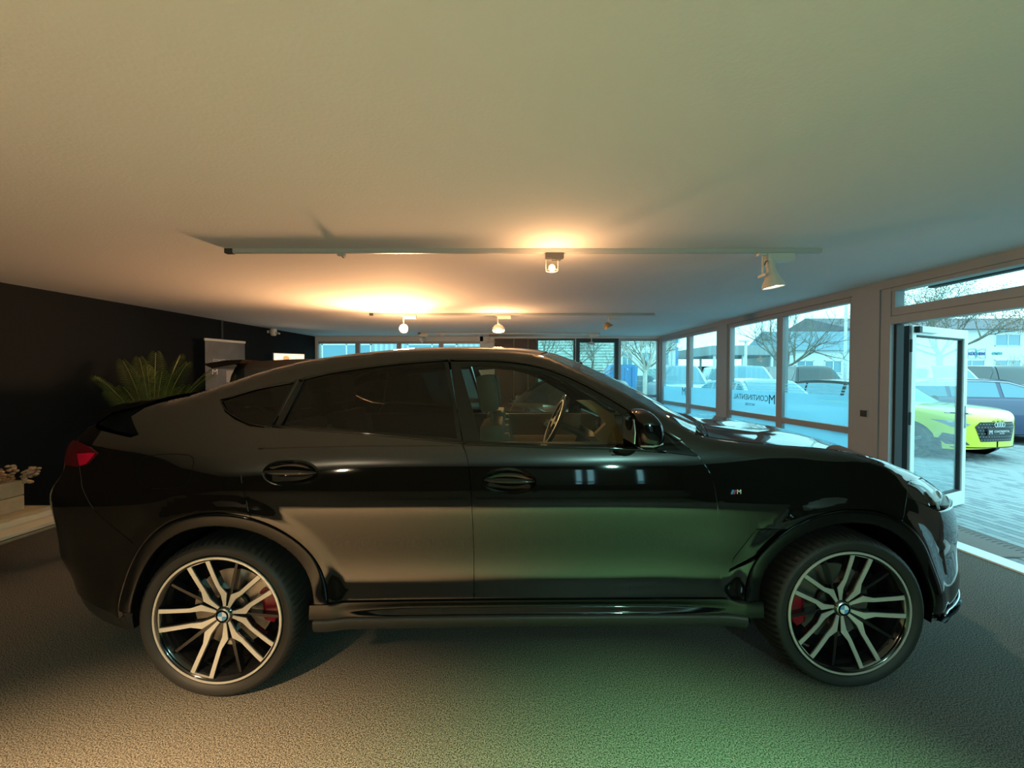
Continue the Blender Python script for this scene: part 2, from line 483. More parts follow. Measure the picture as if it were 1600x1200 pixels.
# entrance: fixed frame, transom, then the open leaf
m = MB(); m.box(ud1 + .5, UE, 0, .14, 0, 2.40, RW); struct(m.build('wall_right_front', M_black))
d1 = struct(empty('door_1')); d1.matrix_world = RW @ Matrix.Translation((U[1372], .0, 0))
L0 = U[1388] - U[1372]; L1 = ud1 - U[1372]
m = MB(); m.bev(.006, L0, .01, .13, 0, 2.4, .006); m.bev(L1, L1 + .1, .01, .13, 0, 2.4, .006)
m.bev(L0, L1, .01, .13, 2.03, 2.11, .006); m.bev(L0, L1, .02, .12, 2.112, 2.195, .006); m.bev(L0, L1, .01, .13, 2.36, 2.40, .006)
m.bev(L0, L0 + .035, .02, .12, 2.19, 2.37, .005)
m.build('door_frame', M_frame, d1)
MB().box(L0 + .03, L1, .067, .073, 2.19, 2.37).build('glass_pane', M_glass, d1)
MB().bev(L0 + .001, L0 + .028, .05, .128, 0.0, 2.028, .004).build('door_seal', M_dark, d1)
m = MB(); m.bev(L0, L1, -.01, .16, -.004, .014, .005)
m.build('threshold', mat('white_threshold', (0.75, 0.8, 0.8), 0.4), d1)
# the leaf, swung outwards
h0 = Vector((4.10, 4.13, 0)); h1 = Vector((5.28, 4.66, 0)); dl = (h1 - h0); W = dl.length
leaf = struct(empty('door_3', h0, math.atan2(dl.y, dl.x)))
m = MB(); a = .085
m.bev(0, a, -.035, .035, .015, 2.03, .008); m.bev(W - a, W, -.035, .035, .015, 2.03, .008)
m.bev(a, W - a, -.035, .035, 1.93, 2.03, .008); m.bev(a, W - a, -.035, .035, .015, .17, .008)
m.build('door_frame', M_doorw, leaf)
m = MB(); g = .016
m.box(a, a + g, -.02, .02, .17, 1.93); m.box(W - a - g * 1.6, W - a, -.02, .02, .17, 1.93); m.box(a, W - a, -.02, .02, 1.93 - g, 1.93); m.box(a, W - a, -.02, .02, .17, .17 + g)
m.build('glazing_bead', M_dark, leaf)
MB().box(a + .005, W - a - .005, -.004, .004, .175, 1.925).build('glass_pane', thin_glass('door_glass', (0.86, 0.97, 0.98), 1.5), leaf)
m = MB()
m.bev(W - .06, W - .03, -.045, -.035, .90, 1.16, .003)
m.tube([(W - .045, -.035, 1.07), (W - .045, -.085, 1.07), (W - .16, -.09, 1.075)], .009, 8)
m.tube([(W - .045, .035, 1.07), (W - .045, .085, 1.07), (W - .16, .09, 1.075)], .009, 8)
m.build('door_handle', M_chrome, leaf, smooth=True, autos=40)
m = MB(); m.bev(.05, .46, -.075, -.036, 1.955, 2.01, .006); m.cur = 1; m.bev(.03, .09, -.08, -.034, 1.95, 2.015, .006)
m.build('door_closer', [M_doorw, M_dark], leaf)
for z in (.25, 1.0, 1.75):
    MB().tube([(-.02, -.03, z), (-.02, -.03, z + .13)], .014, 10).build('hinge', M_dark, leaf, True, 40)
m = MB(); m.bev(-.05, -.012, -.03, .05, .02, 2.02, .004)
m.build('edge_profile', M_dark, leaf)
# switch on the pillar
sw = atY(1352, 644.5, 4.43); us = u_px(1352)
m = MB(); s = .042
m.bev(us - s, us + s, -.012, 0, .0 + sw.z - s, sw.z + s, .004, RW)
o = m.build('wall_switch', M_frame); tag(o, 'small square black switch on the beige pillar beside the entrance', 'switch')
m = MB(); m.bev(us - s + .008, us + s - .008, -.022, -.010, sw.z - s + .008, sw.z + s - .008, .003, RW); m.build('rocker', M_dark, o)

# ================================================================== THE BLACK CAR
M_paint = mat('black_metallic_paint', (0.0050, 0.0040, 0.0028), 0.42, metal=0.12, coat=1.0, coat_rough=0.035)
M_paint.node_tree.nodes['Principled BSDF'].inputs['Coat IOR'].default_value = 1.72
M_paint.node_tree.nodes['Principled BSDF'].inputs['Specular IOR Level'].default_value = 0.0
M_gloss = mat('gloss_black_trim', (0.004, 0.004, 0.004), 0.05, spec=0.42)
M_plast = mat('dark_matt_plastic', (0.014, 0.014, 0.013), 0.5)
M_under = mat('underbody_black', (0.003, 0.003, 0.003), 0.9, spec=0.1)
M_tyre = mat('tyre_rubber', (0.013, 0.0125, 0.012), 0.6, bump=(90, 0.3, 0.002))
M_rimb = mat('gloss_black_rim', (0.008, 0.008, 0.009), 0.12, coat=0.5)
M_rims = mat('machined_rim_silver', (0.72, 0.70, 0.66), 0.34, metal=0.6)
M_disc = mat('brake_disc_steel', (0.35, 0.33, 0.30), 0.35, metal=1.0)
M_cal = mat('red_brake_caliper', (0.22, 0.006, 0.012), 0.35, coat=0.4)
M_tint = thin_glass('tinted_glass', (0.085, 0.078, 0.065), 1.42)
M_clear = thin_glass('side_glass', (0.62, 0.68, 0.60), 1.5)
M_screen = thin_glass('windscreen_glass', (0.55, 0.62, 0.60), 1.55)
M_red = mat('red_lamp_lens', (0.07, 0.002, 0.004), 0.15, coat=0.6)
M_lens = mat('headlight_lens', (0.30, 0.36, 0.38), 0.15, trans=0.0, coat=1.0, metal=0.2)
M_blue = mat('emblem_blue', (0.03, 0.12, 0.35), 0.3)
M_lblue = mat('emblem_light_blue', (0.10, 0.35, 0.70), 0.3)
M_ered = mat('emblem_red', (0.55, 0.02, 0.03), 0.3)
M_ewhite = mat('emblem_white', (0.8, 0.8, 0.8), 0.3)

WB = 1.4875          # half wheelbase
ZW = 0.370           # wheel centre height
W0 = pchip([-2.575, -2.54, -2.48, -2.38, -2.25, -2.0, -1.7, -1.4875, -1.0, -0.5, 0.0, 0.6, 1.1, 1.4875, 1.8, 2.05, 2.2, 2.3, 2.36],
           [0.45, 0.66, 0.775, 0.845, 0.895, 0.94, 0.968, 0.975, 0.962, 0.953, 0.95, 0.951, 0.955, 0.962, 0.95, 0.90, 0.825, 0.72, 0.50])
DZ = cspline([0.18, 0.30, 0.36, 0.42, 0.50, 0.60, 0.72, 0.82, 0.87, 0.92, 1.0, 1.08, 1.16, 1.22, 1.30, 1.42, 1.52, 1.62, 1.72],
           [-0.05, -0.018, -0.008, -0.012, -0.028, -0.038, -0.024, -0.006, 0.0, -0.003, -0.010, -0.023, -0.045, -0.068, -0.104, -0.166, -0.224, -0.292, -0.37])
LEAN_R = pchip([0.30, 0.45, 0.60, 0.90, 1.03, 1.13, 1.20, 1.32, 1.45], [0.16, 0.09, 0.0, 0.0, 0.06, 0.05, 0.10, 0.18, 0.25])
LEAN_F = pchip([0.25, 0.35, 0.50, 0.66, 0.72, 0.78, 0.86, 0.93, 1.0, 1.10], [0.10, 0.03, 0.0, 0.0, 0.015, 0.04, 0.09, 0.145, 0.225, 0.35])
# top edge of the body side (x, z)
TOPX = [-2.32, -2.28, -2.13, -1.92, -1.83, -1.72, -1.57, -1.39, -1.17, -0.91, -0.71, -0.45, -0.18, 0.0, 0.09, 0.18, 0.36, 0.48, 0.68, 0.79, 0.84, 0.95, 1.20, 1.38, 1.55, 1.73, 1.81, 1.96, 2.06, 2.2, 2.3, 2.36]
TOPZ = [1.285, 1.30, 1.348, 1.374, 1.390, 1.422, 1.476, 1.540, 1.598, 1.632, 1.650, 1.658, 1.654, 1.634, 1.608, 1.566, 1.474, 1.408, 1.288, 1.224, 1.205, 1.186, 1.160, 1.148, 1.125, 1.080, 1.05, 1.003, 0.955, 0.87, 0.79, 0.745]
ze = pchip(TOPX, TOPZ)
RR = 0.05
def w_raw(x, z):
    xe = x
    if x < -1.2: xe = x - LEAN_R(z) * sstep(-1.2, -2.1, x)
    elif x > 1.4: xe = x + LEAN_F(z) * sstep(1.4, 2.0, x)
    w = W0(xe) + DZ(z)
    # shoulders over the wheels
    w += 0.012 * math.exp(-((x + 1.55) / 0.45) ** 2 - ((z - 0.98) / 0.12) ** 2)
    for cx, am in ((WB, 0.020), (-WB, 0.016)):
        r = math.hypot(x - cx, z - ZW)
        if z > 0.30: w += am * (1 - sstep(0.50, 0.585, r))
    # raised flank between door and front wheel
    w += 0.010 * math.exp(-((x - 0.95) / 0.25) ** 2 - ((z - 0.66) / 0.10) ** 2)
    return w
def w_side(x, z):
    w = w_raw(x, z)
    t = ze(x); r = RR if x > -1.9 else 0.03
    if z > t - r:
        q = min(0.985, (z - (t - r)) / r)
        w -= r - r * math.sqrt(1 - q * q)
    return w
def n_side(x, z, s=-1):
    e = 0.004
    wx = (w_side(x + e, z) - w_side(x - e, z)) / (2 * e)
    wz = (w_side(x, z + e) - w_side(x, z - e)) / (2 * e) if z < ze(x) - 0.006 else -6.0
    return Vector((-wx, s * 1.0, -wz)).normalized()

car = empty('car', (0.1117, 2.8255, 0), 0.0118)
tag(car, 'glossy black coupe styled luxury SUV parked side-on across the showroom foreground', 'car')
CM = Matrix.Translation((0.1117, 2.8255, 0)) @ Matrix.Rotation(0.0118, 4, 'Z')
CI = CM.inverted()
C_O = CI @ Vector((0, 0, CAMZ))
def loc_plane(px, py, w):
    d = (CI.to_3x3() @ ray(px, py))
    t = (-w - C_O.y) / d.y
    p = C_O + d * t
    return p.x, p.z
def tr(px, py):
    """pixel -> (x, z) on the near flank"""
    w = 0.9
    for _ in range(30):
        x, z = loc_plane(px, py, w)
        w = 0.5 * w + 0.5 * w_side(max(-2.5, min(2.3, x)), z)
    return (x, z)
def T(*pts): return [tr(*p) for p in pts]

def pip(p, poly):
    c = False; n = len(poly); x, y = p
    for i in range(n):
        x0, y0 = poly[i]; x1, y1 = poly[i - 1]
        if (y0 > y) != (y1 > y) and x < (x1 - x0) * (y - y0) / (y1 - y0) + x0: c = not c
    return c
def area2(poly):
    return sum(poly[i - 1][0] * poly[i][1] - poly[i][0] * poly[i - 1][1] for i in range(len(poly)))
def resample(poly, d):
    out = []
    for i in range(len(poly)):
        a = poly[i]; b = poly[(i + 1) % len(poly)]
        L = math.dist(a, b); n = max(1, int(math.ceil(L / d)))
        for k in range(n): out.append((a[0] + (b[0] - a[0]) * k / n, a[1] + (b[1] - a[1]) * k / n))
    return out
def inset(poly, d):
    if area2(poly) < 0: poly = poly[::-1]
    out = []; n = len(poly)
    for i in range(n):
        a = poly[i - 1]; b = poly[i]; c = poly[(i + 1) % n]
        e1 = (b[0] - a[0], b[1] - a[1]); e2 = (c[0] - b[0], c[1] - b[1])
        l1 = math.hypot(*e1) or 1e-9; l2 = math.hypot(*e2) or 1e-9
        n1 = (-e1[1] / l1, e1[0] / l1); n2 = (-e2[1] / l2, e2[0] / l2)
        s = (n1[0] + n2[0], n1[1] + n2[1]); L = math.hypot(*s)
        if L < 0.3: out.append((b[0] + n1[0] * d, b[1] + n1[1] * d)); continue
        k = d / (L * L / 2)
        k = min(k, 3 * d)
        out.append((b[0] + s[0] * k * 1.0, b[1] + s[1] * k * 1.0))
    return out
def smooth_poly(pts, n=4):
    """open Catmull-Rom through pts"""
    out = []
    P = [pts[0]] + list(pts) + [pts[-1]]
    for i in range(1, len(P) - 2):
        for k in range(n):
            t = k / n; a, b, c, d = P[i - 1], P[i], P[i + 1], P[i + 2]
            out.append(tuple(0.5 * ((2 * b[j]) + (-a[j] + c[j]) * t + (2 * a[j] - 5 * b[j] + 4 * c[j] - d[j]) * t * t + (-a[j] + 3 * b[j] - 3 * c[j] + d[j]) * t**3) for j in (0, 1)))
    out.append(tuple(pts[-1])); return out
PANELS = []
def panel(name, poly, m, parent, holes=(), off=0.0, gap=0.002, sp=0.03, flange=0.016, sides=(-1, 1), offn=None, label=None):
    """a skin panel lying on the flank surface"""
    poly = inset([p for p in poly], gap) if gap else (poly if area2(poly) > 0 else poly[::-1])
    poly = resample(poly, sp)
    hs = [resample(inset(h, -gap) if gap else h, sp) for h in holes]
    vs = list(poly); ed = [(i, (i + 1) % len(poly)) for i in range(len(poly))]
    rings = [list(range(len(poly)))]
    for h in hs:
        if area2(h) > 0: h = h[::-1]
        b = len(vs); vs += h; ed += [(b + i, b + (i + 1) % len(h)) for i in range(len(h))]; rings.append(list(range(b, b + len(h))))
    x0 = min(p[0] for p in poly); x1 = max(p[0] for p in poly); z0 = min(p[1] for p in poly); z1 = max(p[1] for p in poly)
    bnd = list(vs)
    cell = {}
    for p in bnd: cell.setdefault((int(p[0] / sp), int(p[1] / sp)), []).append(p)
    def near(p):
        cx, cz = int(p[0] / sp), int(p[1] / sp)
        for i in (-1, 0, 1):
            for j in (-1, 0, 1):
                for q in cell.get((cx + i, cz + j), ()):
                    if math.dist(p, q) < sp * 0.55: return True
        return False
    x = x0 + sp * .5
    while x < x1:
        st = sp
        if x < -2.3 or x > 2.08: st = sp * .5
        if x < -2.48 or x > 2.22: st = sp * .3
        z = z0 + sp * .5
        while z < z1:
            p = (x, z)
            if pip(p, poly) and not any(pip(p, h) for h in hs) and not near(p): vs.append(p)
            z += sp if z < 0.8 or z > 0.95 else sp * .6
        x += st
    vv, ee, ff, ov, oe, of = delaunay_2d_cdt([Vector(p) for p in vs], ed, [], 0, 1e-5)
    tris = []
    for f in ff:
        c = (sum(vv[i][0] for i in f) / len(f), sum(vv[i][1] for i in f) / len(f))
        if pip(c, poly) and not any(pip(c, h) for h in hs): tris.append(tuple(f))
    objs = []
    omap = {}
    for new, olds in enumerate(ov):
        for o_ in olds: omap[o_] = new
    for s in sides:
        V = []; N = []
        for v in vv:
            x, z = v[0], v[1]; w = w_side(x, z) + off + (offn(x, z) if offn else 0)
            V.append(Vector((x, s * w, z))); 
            n = n_side(x, z, s)
            if offn:
                e = .003
                gx = (offn(x + e, z) - offn(x - e, z)) / (2 * e); gz = (offn(x, z + e) - offn(x, z - e)) / (2 * e)
                n = Vector((n.x / abs(n.y) - gx, s, n.z / abs(n.y) - gz)).normalized()
            N.append(n)
        Fc = []
        for f in tris:
            a, b, c = V[f[0]], V[f[1]], V[f[2]]
            nn = (b - a).cross(c - a)
            Fc.append(f if nn.dot(N[f[0]]) > 0 else f[::-1])
        if flange:
            for ring in rings:
                idx = [omap[i] for i in ring]; b = len(V)
                for i in idx: V.append(V[i] - N[i] * flange); N.append(N[i])
                n = len(idx)
                for k in range(n):
                    q = (idx[k], idx[(k + 1) % n], b + (k + 1) % n, b + k)
                    Fc.append(q if s > 0 else q[::-1])
        o = mk(name, V, Fc, m, parent, True, N)
        if label: o['label'] = label
        objs.append(o)
    return objs
def arc(cx, r, a0, a1, n=28):
    return [(cx + r * math.cos(R(a0 + (a1 - a0) * k / n)), ZW + r * math.sin(R(a0 + (a1 - a0) * k / n))) for k in range(n + 1)]
def topline(x0, x1, d=0.0, n=24):
    return [(x0 + (x1 - x0) * k / n, ze(x0 + (x1 - x0) * k / n) - d) for k in range(n + 1)]
RA = 0.505
ra_ang = lambda z: math.degrees(math.asin((z - ZW) / RA))
ZS = 0.435     # top of the sill
# ---- lines shared between panels (x, z)
belt_r = T((425.6, 667), (495, 672.5), (570, 678), (645, 685), (721, 693))
belt_f = T((724, 693.5), (780, 696), (840, 698.5), (905, 700), (975, 702), (1040, 707), (1091, 713))
rd_rear = smooth_poly(T((425.6, 667), (397, 697), (379.7, 723), (376.5, 740), (380, 764), (387, 795)), 3)
# last point of rear cut meets the arch circle
def on_arc(p, cx=-WB):
    a = math.atan2(p[1] - ZW, p[0] - cx); return (cx + RA * math.cos(a), ZW + RA * math.sin(a)), math.degrees(a)
pr, ang_r = on_arc(tr(392, 812))
bp = smooth_poly(T((721, 693), (729, 712), (735.5, 760), (739, 830), (740.5, 900)), 4)
bp.append((bp[-1][0] + .001, ZS))
fd_front = smooth_poly(T((1091, 713), (1107.5, 736), (1116, 758), (1121.5, 794), (1124.5, 830), (1126, 880)), 4)
fd_front.append((fd_front[-1][0] + .002, ZS))
a_low = ra_ang(ZS)
# ---- doors
hr = tr(454, 739); hf = tr(796, 752)
def ellipse(c, a, b, n=36, rot=0.0):
    return [(c[0] + a * math.cos(2 * PI * k / n) * math.cos(rot) - b * math.sin(2 * PI * k / n) * math.sin(rot),
             c[1] + a * math.cos(2 * PI * k / n) * math.sin(rot) + b * math.sin(2 * PI * k / n) * math.cos(rot)) for k in range(n)]
poly_rd = belt_r + bp[1:] + arc(-WB, RA, a_low, ang_r, 20)[0:] + rd_rear[::-1][:-1]
EA, EB = 0.117, 0.050
doors_r = panel('rear_door', poly_rd, M_paint, car, holes=[ellipse(hr, EA, EB, rot=-.03)])
poly_fd = belt_f + fd_front[1:] + bp[::-1][:-1]
doors_f = panel('front_door', poly_fd, M_paint, car, holes=[ellipse(hf, EA, EB, rot=-.03)])
def handle(c, parent, s):
    # recessed bowl
    m = MB(); n = 36
    vs = []; fs = []
    for i in range(7):
        q = 1 - i / 6.0
        for k in range(n):
            t = 2 * PI * k / n
            x = c[0] + EA * q * math.cos(t); z = c[1] + EB * q * math.sin(t) - .03 * EA * q * math.cos(t)
            vs.append((x, s * (w_side(x, z) - 0.003 - 0.034 * (1 - q * q) ** 0.6), z))
    for i in range(6):
        for k in range(n): fs.append((i * n + k, i * n + (k + 1) % n, (i + 1) * n + (k + 1) % n, (i + 1) * n + k))
    mk('handle_recess', vs, fs, M_gloss, parent, True)
    # slim bar across the bowl
    def fn(u, v):
        x = c[0] + (u - .5) * 2 * (EA + .004); ww = w_side(x, c[1])
        h = 0.0125 * math.sqrt(max(0.02, 1 - ((u - .5) * 2) ** 2)) + .002
        a = 2 * PI * v
        return Vector((x, s * (ww + 0.012 * (1 - ((u - .5) * 2) ** 4) + 0.009 * math.cos(a)), c[1] + .004 - .03 * (u - .5) * 2 * EA + h * math.sin(a)))
    m = MB(); m.grid(fn, 24, 12); m.build('door_handle', M_gloss, parent, True)
for d, c in ((doors_r, hr), (doors_f, hf)):
    for i, s in enumerate((-1, 1)): handle(c, d[i], s)
# ---- greenhouse lines
win_top_r = T((467, 594), (500, 586), (532, 579.5), (589, 571.5), (645, 565.5), (700, 562))
win_top_f = T((703, 562), (760, 562), (805, 565.5), (850, 574), (895, 591), (940, 614), (985, 641), (1030, 668), (1060, 688))
# rear window frame and glass
g_r = T((441, 663.5), (478, 597), (532, 584.5), (589, 576.5), (645, 570.5), (693, 567.5), (705, 630), (713, 685), (645, 678), (570, 671), (495, 665.5))
fr_r = win_top_r + T((712, 630), (722, 692)) + belt_r[::-1][1:]
fr_r = panel('window_frame', fr_r, M_gloss, car, holes=[g_r], off=-.006, gap=.001)
gr_ = panel('side_window', g_r, M_tint, car, off=-.008, gap=-.002, flange=0, label='dark tinted rear side window')
g_f = T((719, 570), (760, 568.5), (800, 571), (845, 581), (884, 597), (930, 622), (972, 648), (975, 694), (905, 693), (840, 691.5), (752, 688.5), (740, 640))
fr_f = win_top_f + T((1091, 713)) + belt_f[::-1][1:] + T((712, 630))
tri = T((1034, 675), (1066, 705), (1034, 702))
fr_f = panel('window_frame', fr_f, M_gloss, car, holes=[g_f, tri], off=-.006, gap=.001)
gf_ = panel('side_window', g_f, M_clear, car, off=-.008, gap=-.002, flange=0, label='clear front side window')
panel('quarter_window', tri, M_tint, car, off=-.008, gap=-.001, flange=0)
# gloss strip along the belt
def strip(name, pts, m, wid, off, parent=car, sides=(-1, 1), rad=None, down=0.0):
    for s in sides:
        mb = MB(); P = [Vector((x, s * (w_side(x, z - down) + off), z - down)) for x, z in smooth_poly(pts, 3)]
        mb.tube(P, wid, 8); mb.build(name, m, parent, True)
strip('belt_trim', belt_r + [belt_f[0]], M_gloss, .0075, .002, down=-.004)
strip('belt_trim', belt_f[:-1], M_gloss, .0085, .003, down=-.004)
strip('window_trim', win_top_r[0:1] + win_top_r[1:], M_gloss, .005, .001)
strip('window_trim', win_top_f, M_gloss, .005, .001)
# door-frame divider between rear window and quarter window
for s in (-1, 1):
    m = MB()
    for a, b in ((T((463, 593))[0], T((425, 666))[0]), (T((477, 590))[0], T((438, 667))[0])):
        P = []
        for k in range(9):
            x = a[0] + (b[0] - a[0]) * k / 8; z = a[1] + (b[1] - a[1]) * k / 8
            P.append(Vector((x, s * (w_side(x, z) - .001), z)))
        m.tube(P, .0042, 6)
    m.build('window_divider', M_gloss, car, True)
# ---- body side (quarter panel, C-pillar, cant rail and A-pillar in one pressing)
qg = T((345, 625), (352, 639), (366, 650), (391, 662), (421, 666.5), (441, 630), (459, 597), (437, 601), (400, 608))
xt0 = -2.27
def xr(z):   # rear end of the flank at height z, where W0 is 0.70
    return -2.53 + LEAN_R(z)
sp_cut = T((250, 621), (226, 637), (204, 651), (209, 664), (216, 679), (204, 683), (172, 675.5), (146, 667))
tail = T((137, 668), (126, 690), (140, 697), (153, 708), (137.5, 725), (124, 729.5))
seam_b = T((124, 729.5), (128, 760), (150, 800), (186, 834))
pq, ang_q = on_arc(seam_b[-1]); seam_b[-1] = pq
zt = tr(137, 668)[1]
body_poly = (topline(-1.86, 0.80, 0.0, 60) + T((1064, 687)) + win_top_f[::-1][1:] + win_top_r[::-1] + rd_rear[0:1] + rd_rear[1:]
             + arc(-WB, RA, ang_r, ang_q, 16) + seam_b[::-1][1:] + tail[::-1][1:] + sp_cut[::-1][:-1])
fuel = T((213, 722), (214, 745), (221, 757), (240, 763), (275, 762), (293, 756), (298, 742), (302, 716), (280, 710), (235, 712))
body = panel('body_side', body_poly, M_paint, car, holes=[qg], flange=.012)
panel('quarter_window', qg, M_tint, car, off=-.006, gap=.001, flange=.01, label='small tinted quarter window')
strip('window_trim', qg[:5], M_gloss, .004, .001)
strip('window_trim', [qg[0], qg[8], qg[7], qg[6]], M_gloss, .004, .001)
# fuel flap outline on the right flank only
m = MB(); fz = smooth_poly(fuel + fuel[:1], 3)
m.tube([Vector((x, -(w_side(x, z) - .0006), z)) for x, z in fz], .0016, 5); m.build('fuel_flap_seam', M_under, car, True)
# ---- front fender
hl_low = T((1417, 776), (1447, 790), (1470, 800))
hl_rear = T((1417, 776), (1418.5, 757), (1424, 749), (1440, 746.5))
xh = hl_rear[-1][0]
sm = T((1417, 776), (1414, 795)); ps, ang_s = on_arc(tr(1411, 812), WB); 
fend_top = topline(0.84, xh + .0, 0.0, 30)
hl_top_join = (xh, ze(xh))
fend = (T((1067, 676)) + fend_top + [hl_rear[-1]] + hl_rear[::-1][1:] + [sm[1], ps] + arc(WB, RA, ang_s, 180 - a_low, 22)[1:] + [(fd_front[-1][0], ZS)] + fd_front[::-1][1:] + T((1064.5, 689)))
vent = T((1184, 829), (1232, 827), (1200, 858), (1178, 872), (1140, 893), (1150, 872))
fend_o = panel('front_fender', fend, M_paint, car, holes=[vent])
panel('side_vent', vent, M_gloss, fend_o[0], off=-.012, gap=.001, flange=.0, sides=(-1,))
panel('side_vent', vent, M_gloss, fend_o[1], off=-.012, gap=.001, flange=.0, sides=(1,))
# M badge
def badge(s, par):
    c = tr(1151, 768.5)
    m = MB(); w = w_side(*c) + .002
    sc = .060
    def para(x0, x1, h, mt):
        m.cur = mt; k = .35 * h
        q = [(x0, -h / 2), (x1, -h / 2), (x1 + k, h / 2), (x0 + k, h / 2)]
        m.prism([(c[0] + p[0], c[1] + p[1]) for p in q], .003, Matrix(((1, 0, 0, 0), (0, 0, s, s * w), (0, 1, 0, 0), (0, 0, 0, 1))))
    para(-.030, -.024, .020, 0); para(-.023, -.017, .020, 1); para(-.016, -.010, .020, 2)
    m.build('badge', [M_lblue, M_blue, M_ered], par)
    Mx = Matrix(((-s * 1.0, 0, 0, c[0] + .010), (0, 0, s, s * (w + .001)), (0, 1, 0, c[1]), (0, 0, 0, 1)))
    text_mesh('badge_letter', 'M', .030, M_ewhite, par, Mx, .0005, 'CENTER', 0.0)
for i, s in enumerate((-1, 1)): badge(s, fend_o[i])
# ---- headlight
def xf(z): return 2.345 - LEAN_F(z)
zl = hl_low[-1][1]
# closes along the nose edge between the lower lamp line and the bonnet line
def nose_top(x0, n=30):
    xs = [x0 + (2.31 - x0) * k / n for k in range(n + 1)]
    return [(x, ze(x) - .004) for x in xs if x <= xf(ze(x)) + .005]
nt_ = nose_top(xh)
xe_, ze_ = nt_[-1]
hl = hl_rear + nt_[1:] + [(xf(zz), zz) for zz in (zl + (ze_ - zl) * q for q in (.8, .6, .4, .2)) if zz < ze_] + [(xf(zl + .0) - .0, zl - .008)] + hl_low[::-1][1:-1]
hl_o = panel('headlight', hl, M_gloss, car, off=-.035, gap=.001, flange=.0, label='clear lensed headlight')
for i, s in enumerate((-1, 1)):
    panel('lamp_lens', hl, thin_glass('lamp_lens_glass', (.9, .96, .97), 1.5, boost=.7), hl_o[i], off=0, gap=.002, flange=.012, sides=(s,))
    m = MB()
    for (xx, zz, rr) in ((2.03, .885, .036), (2.12, .85, .034), (2.18, .835, .028)):
        if True:
            w = w_side(xx, zz) - .028
            Mx = Matrix.Translation((xx, s * w, zz)) @ Matrix.Rotation(R(90) if s < 0 else R(-90), 4, 'X') @ Matrix.Rotation(R(25), 4, 'Y')
            m.lathe([(rr, 0), (rr * 1.05, .012), (rr * .85, .02), (rr * .5, .024), (.001, .025)], 20, Mx)
    m.build('lamp_projector', M_lens, hl_o[i], True)
    strip('lamp_light_bar', T((1428, 756), (1447, 762), (1464, 780), (1470, 797)), M_lens, .006, -.012, hl_o[i], (s,))
# ---- front bumper
zb_ = .262
lo = [(xf(z), z) for z in (zl - .012, .72, .60, .52, .45, .38, .33, .285)]
fb = ([hl_low[0]] + hl_low[1:] + [(xf(zl) - .001, zl - .009)] + lo[1:] + [(2.10, zb_), (1.97, .285)] + [(WB + RA * math.cos(R(-4)), ZW + RA * math.sin(R(-4)))] + arc(WB, RA, 0, ang_s, 20)[0:] + [sm[1]])
fb_o = panel('front_bumper', fb, M_paint, car)
strip('bumper_crease', T((1500, 867), (1510, 862))[0:1] + T((1505, 866)), M_gloss, .003, .0, fb_o[0], (-1,))
for i, s in enumerate((-1, 1)):
    m = MB()
    def fn(u, v):
        x = 1.98 + u * .33; w = min(w_raw(min(x, 2.3), .42), .93) - .0 + .012
        return Vector((x, s * (w - .07 * (1 - v)), .262 + .012 * math.sin(v * 3) + .05 * v + .03 * (u - .5) * v))
    m.grid(fn, 14, 5); m.build('front_splitter', M_gloss, fb_o[i], True)
    strip('chrome_lip', [(2.00, .325), (2.10, .335), (2.20, .352), (2.27, .372)], M_chrome, .004, .010, fb_o[i], (s,))
# ---- rear bumper and tail lamp
zr0 = tr(124, 729.5)
lamp_poly = T((126, 690), (140, 697), (153, 708), (137.5, 725), (124, 729.5)) 
zA, zB = lamp_poly[0][1], lamp_poly[-1][1]
lamp_poly = lamp_poly + [(xr(zB) , zB - .004), (xr((zA + zB) / 2), (zA + zB) / 2), (xr(zA), zA + .004)]
tl = panel('tail_light', lamp_poly, M_red, car, off=.004, gap=.001, flange=.02)
red_ = T((122, 708), (140, 706.5), (152.5, 706.5), (146, 715), (137, 725), (126, 728))
for i, s in enumerate((-1, 1)): panel('reflector', red_, mat('bright_red_reflector', (0.42, 0.004, 0.03), 0.2, coat=1.0), tl[i], off=.0065, gap=.002, flange=0, sides=(s,))
tg = [(p[0], p[1]) for p in T((146, 667), (137, 668), (126, 690))]
tg = tg + [(xr(tg[-1][1]), tg[-1][1]), (xr(tg[0][1] - .01) - .0, tg[0][1])]
panel('tailgate_corner', tg, M_paint, car, off=-.004, gap=.001)
zz0 = seam_b[0][1]
rb = seam_b + arc(-WB, RA, ang_q, 178, 12)[1:] + [(-WB - RA, .345), (-2.2, .385)] + [(xr(z) , z) for z in (.42, .48, .55, .65, .75, .85, .95, 1.0)] + [(xr(zz0), zz0)]
rb_o = panel('rear_bumper', rb, M_paint, car)
df = [(-WB - RA + .004, .345), (-2.2, .386), (xr(.42), .42), (xr(.36) + .02, .36), (-2.28, .315), (-2.12, .285), (-WB - RA + .005, .262)]
panel('rear_diffuser', df, M_plast, rb_o[0], off=-.006, gap=.001, sides=(-1,)); panel('rear_diffuser', df, M_plast, rb_o[1], off=-.006, gap=.001, sides=(1,))
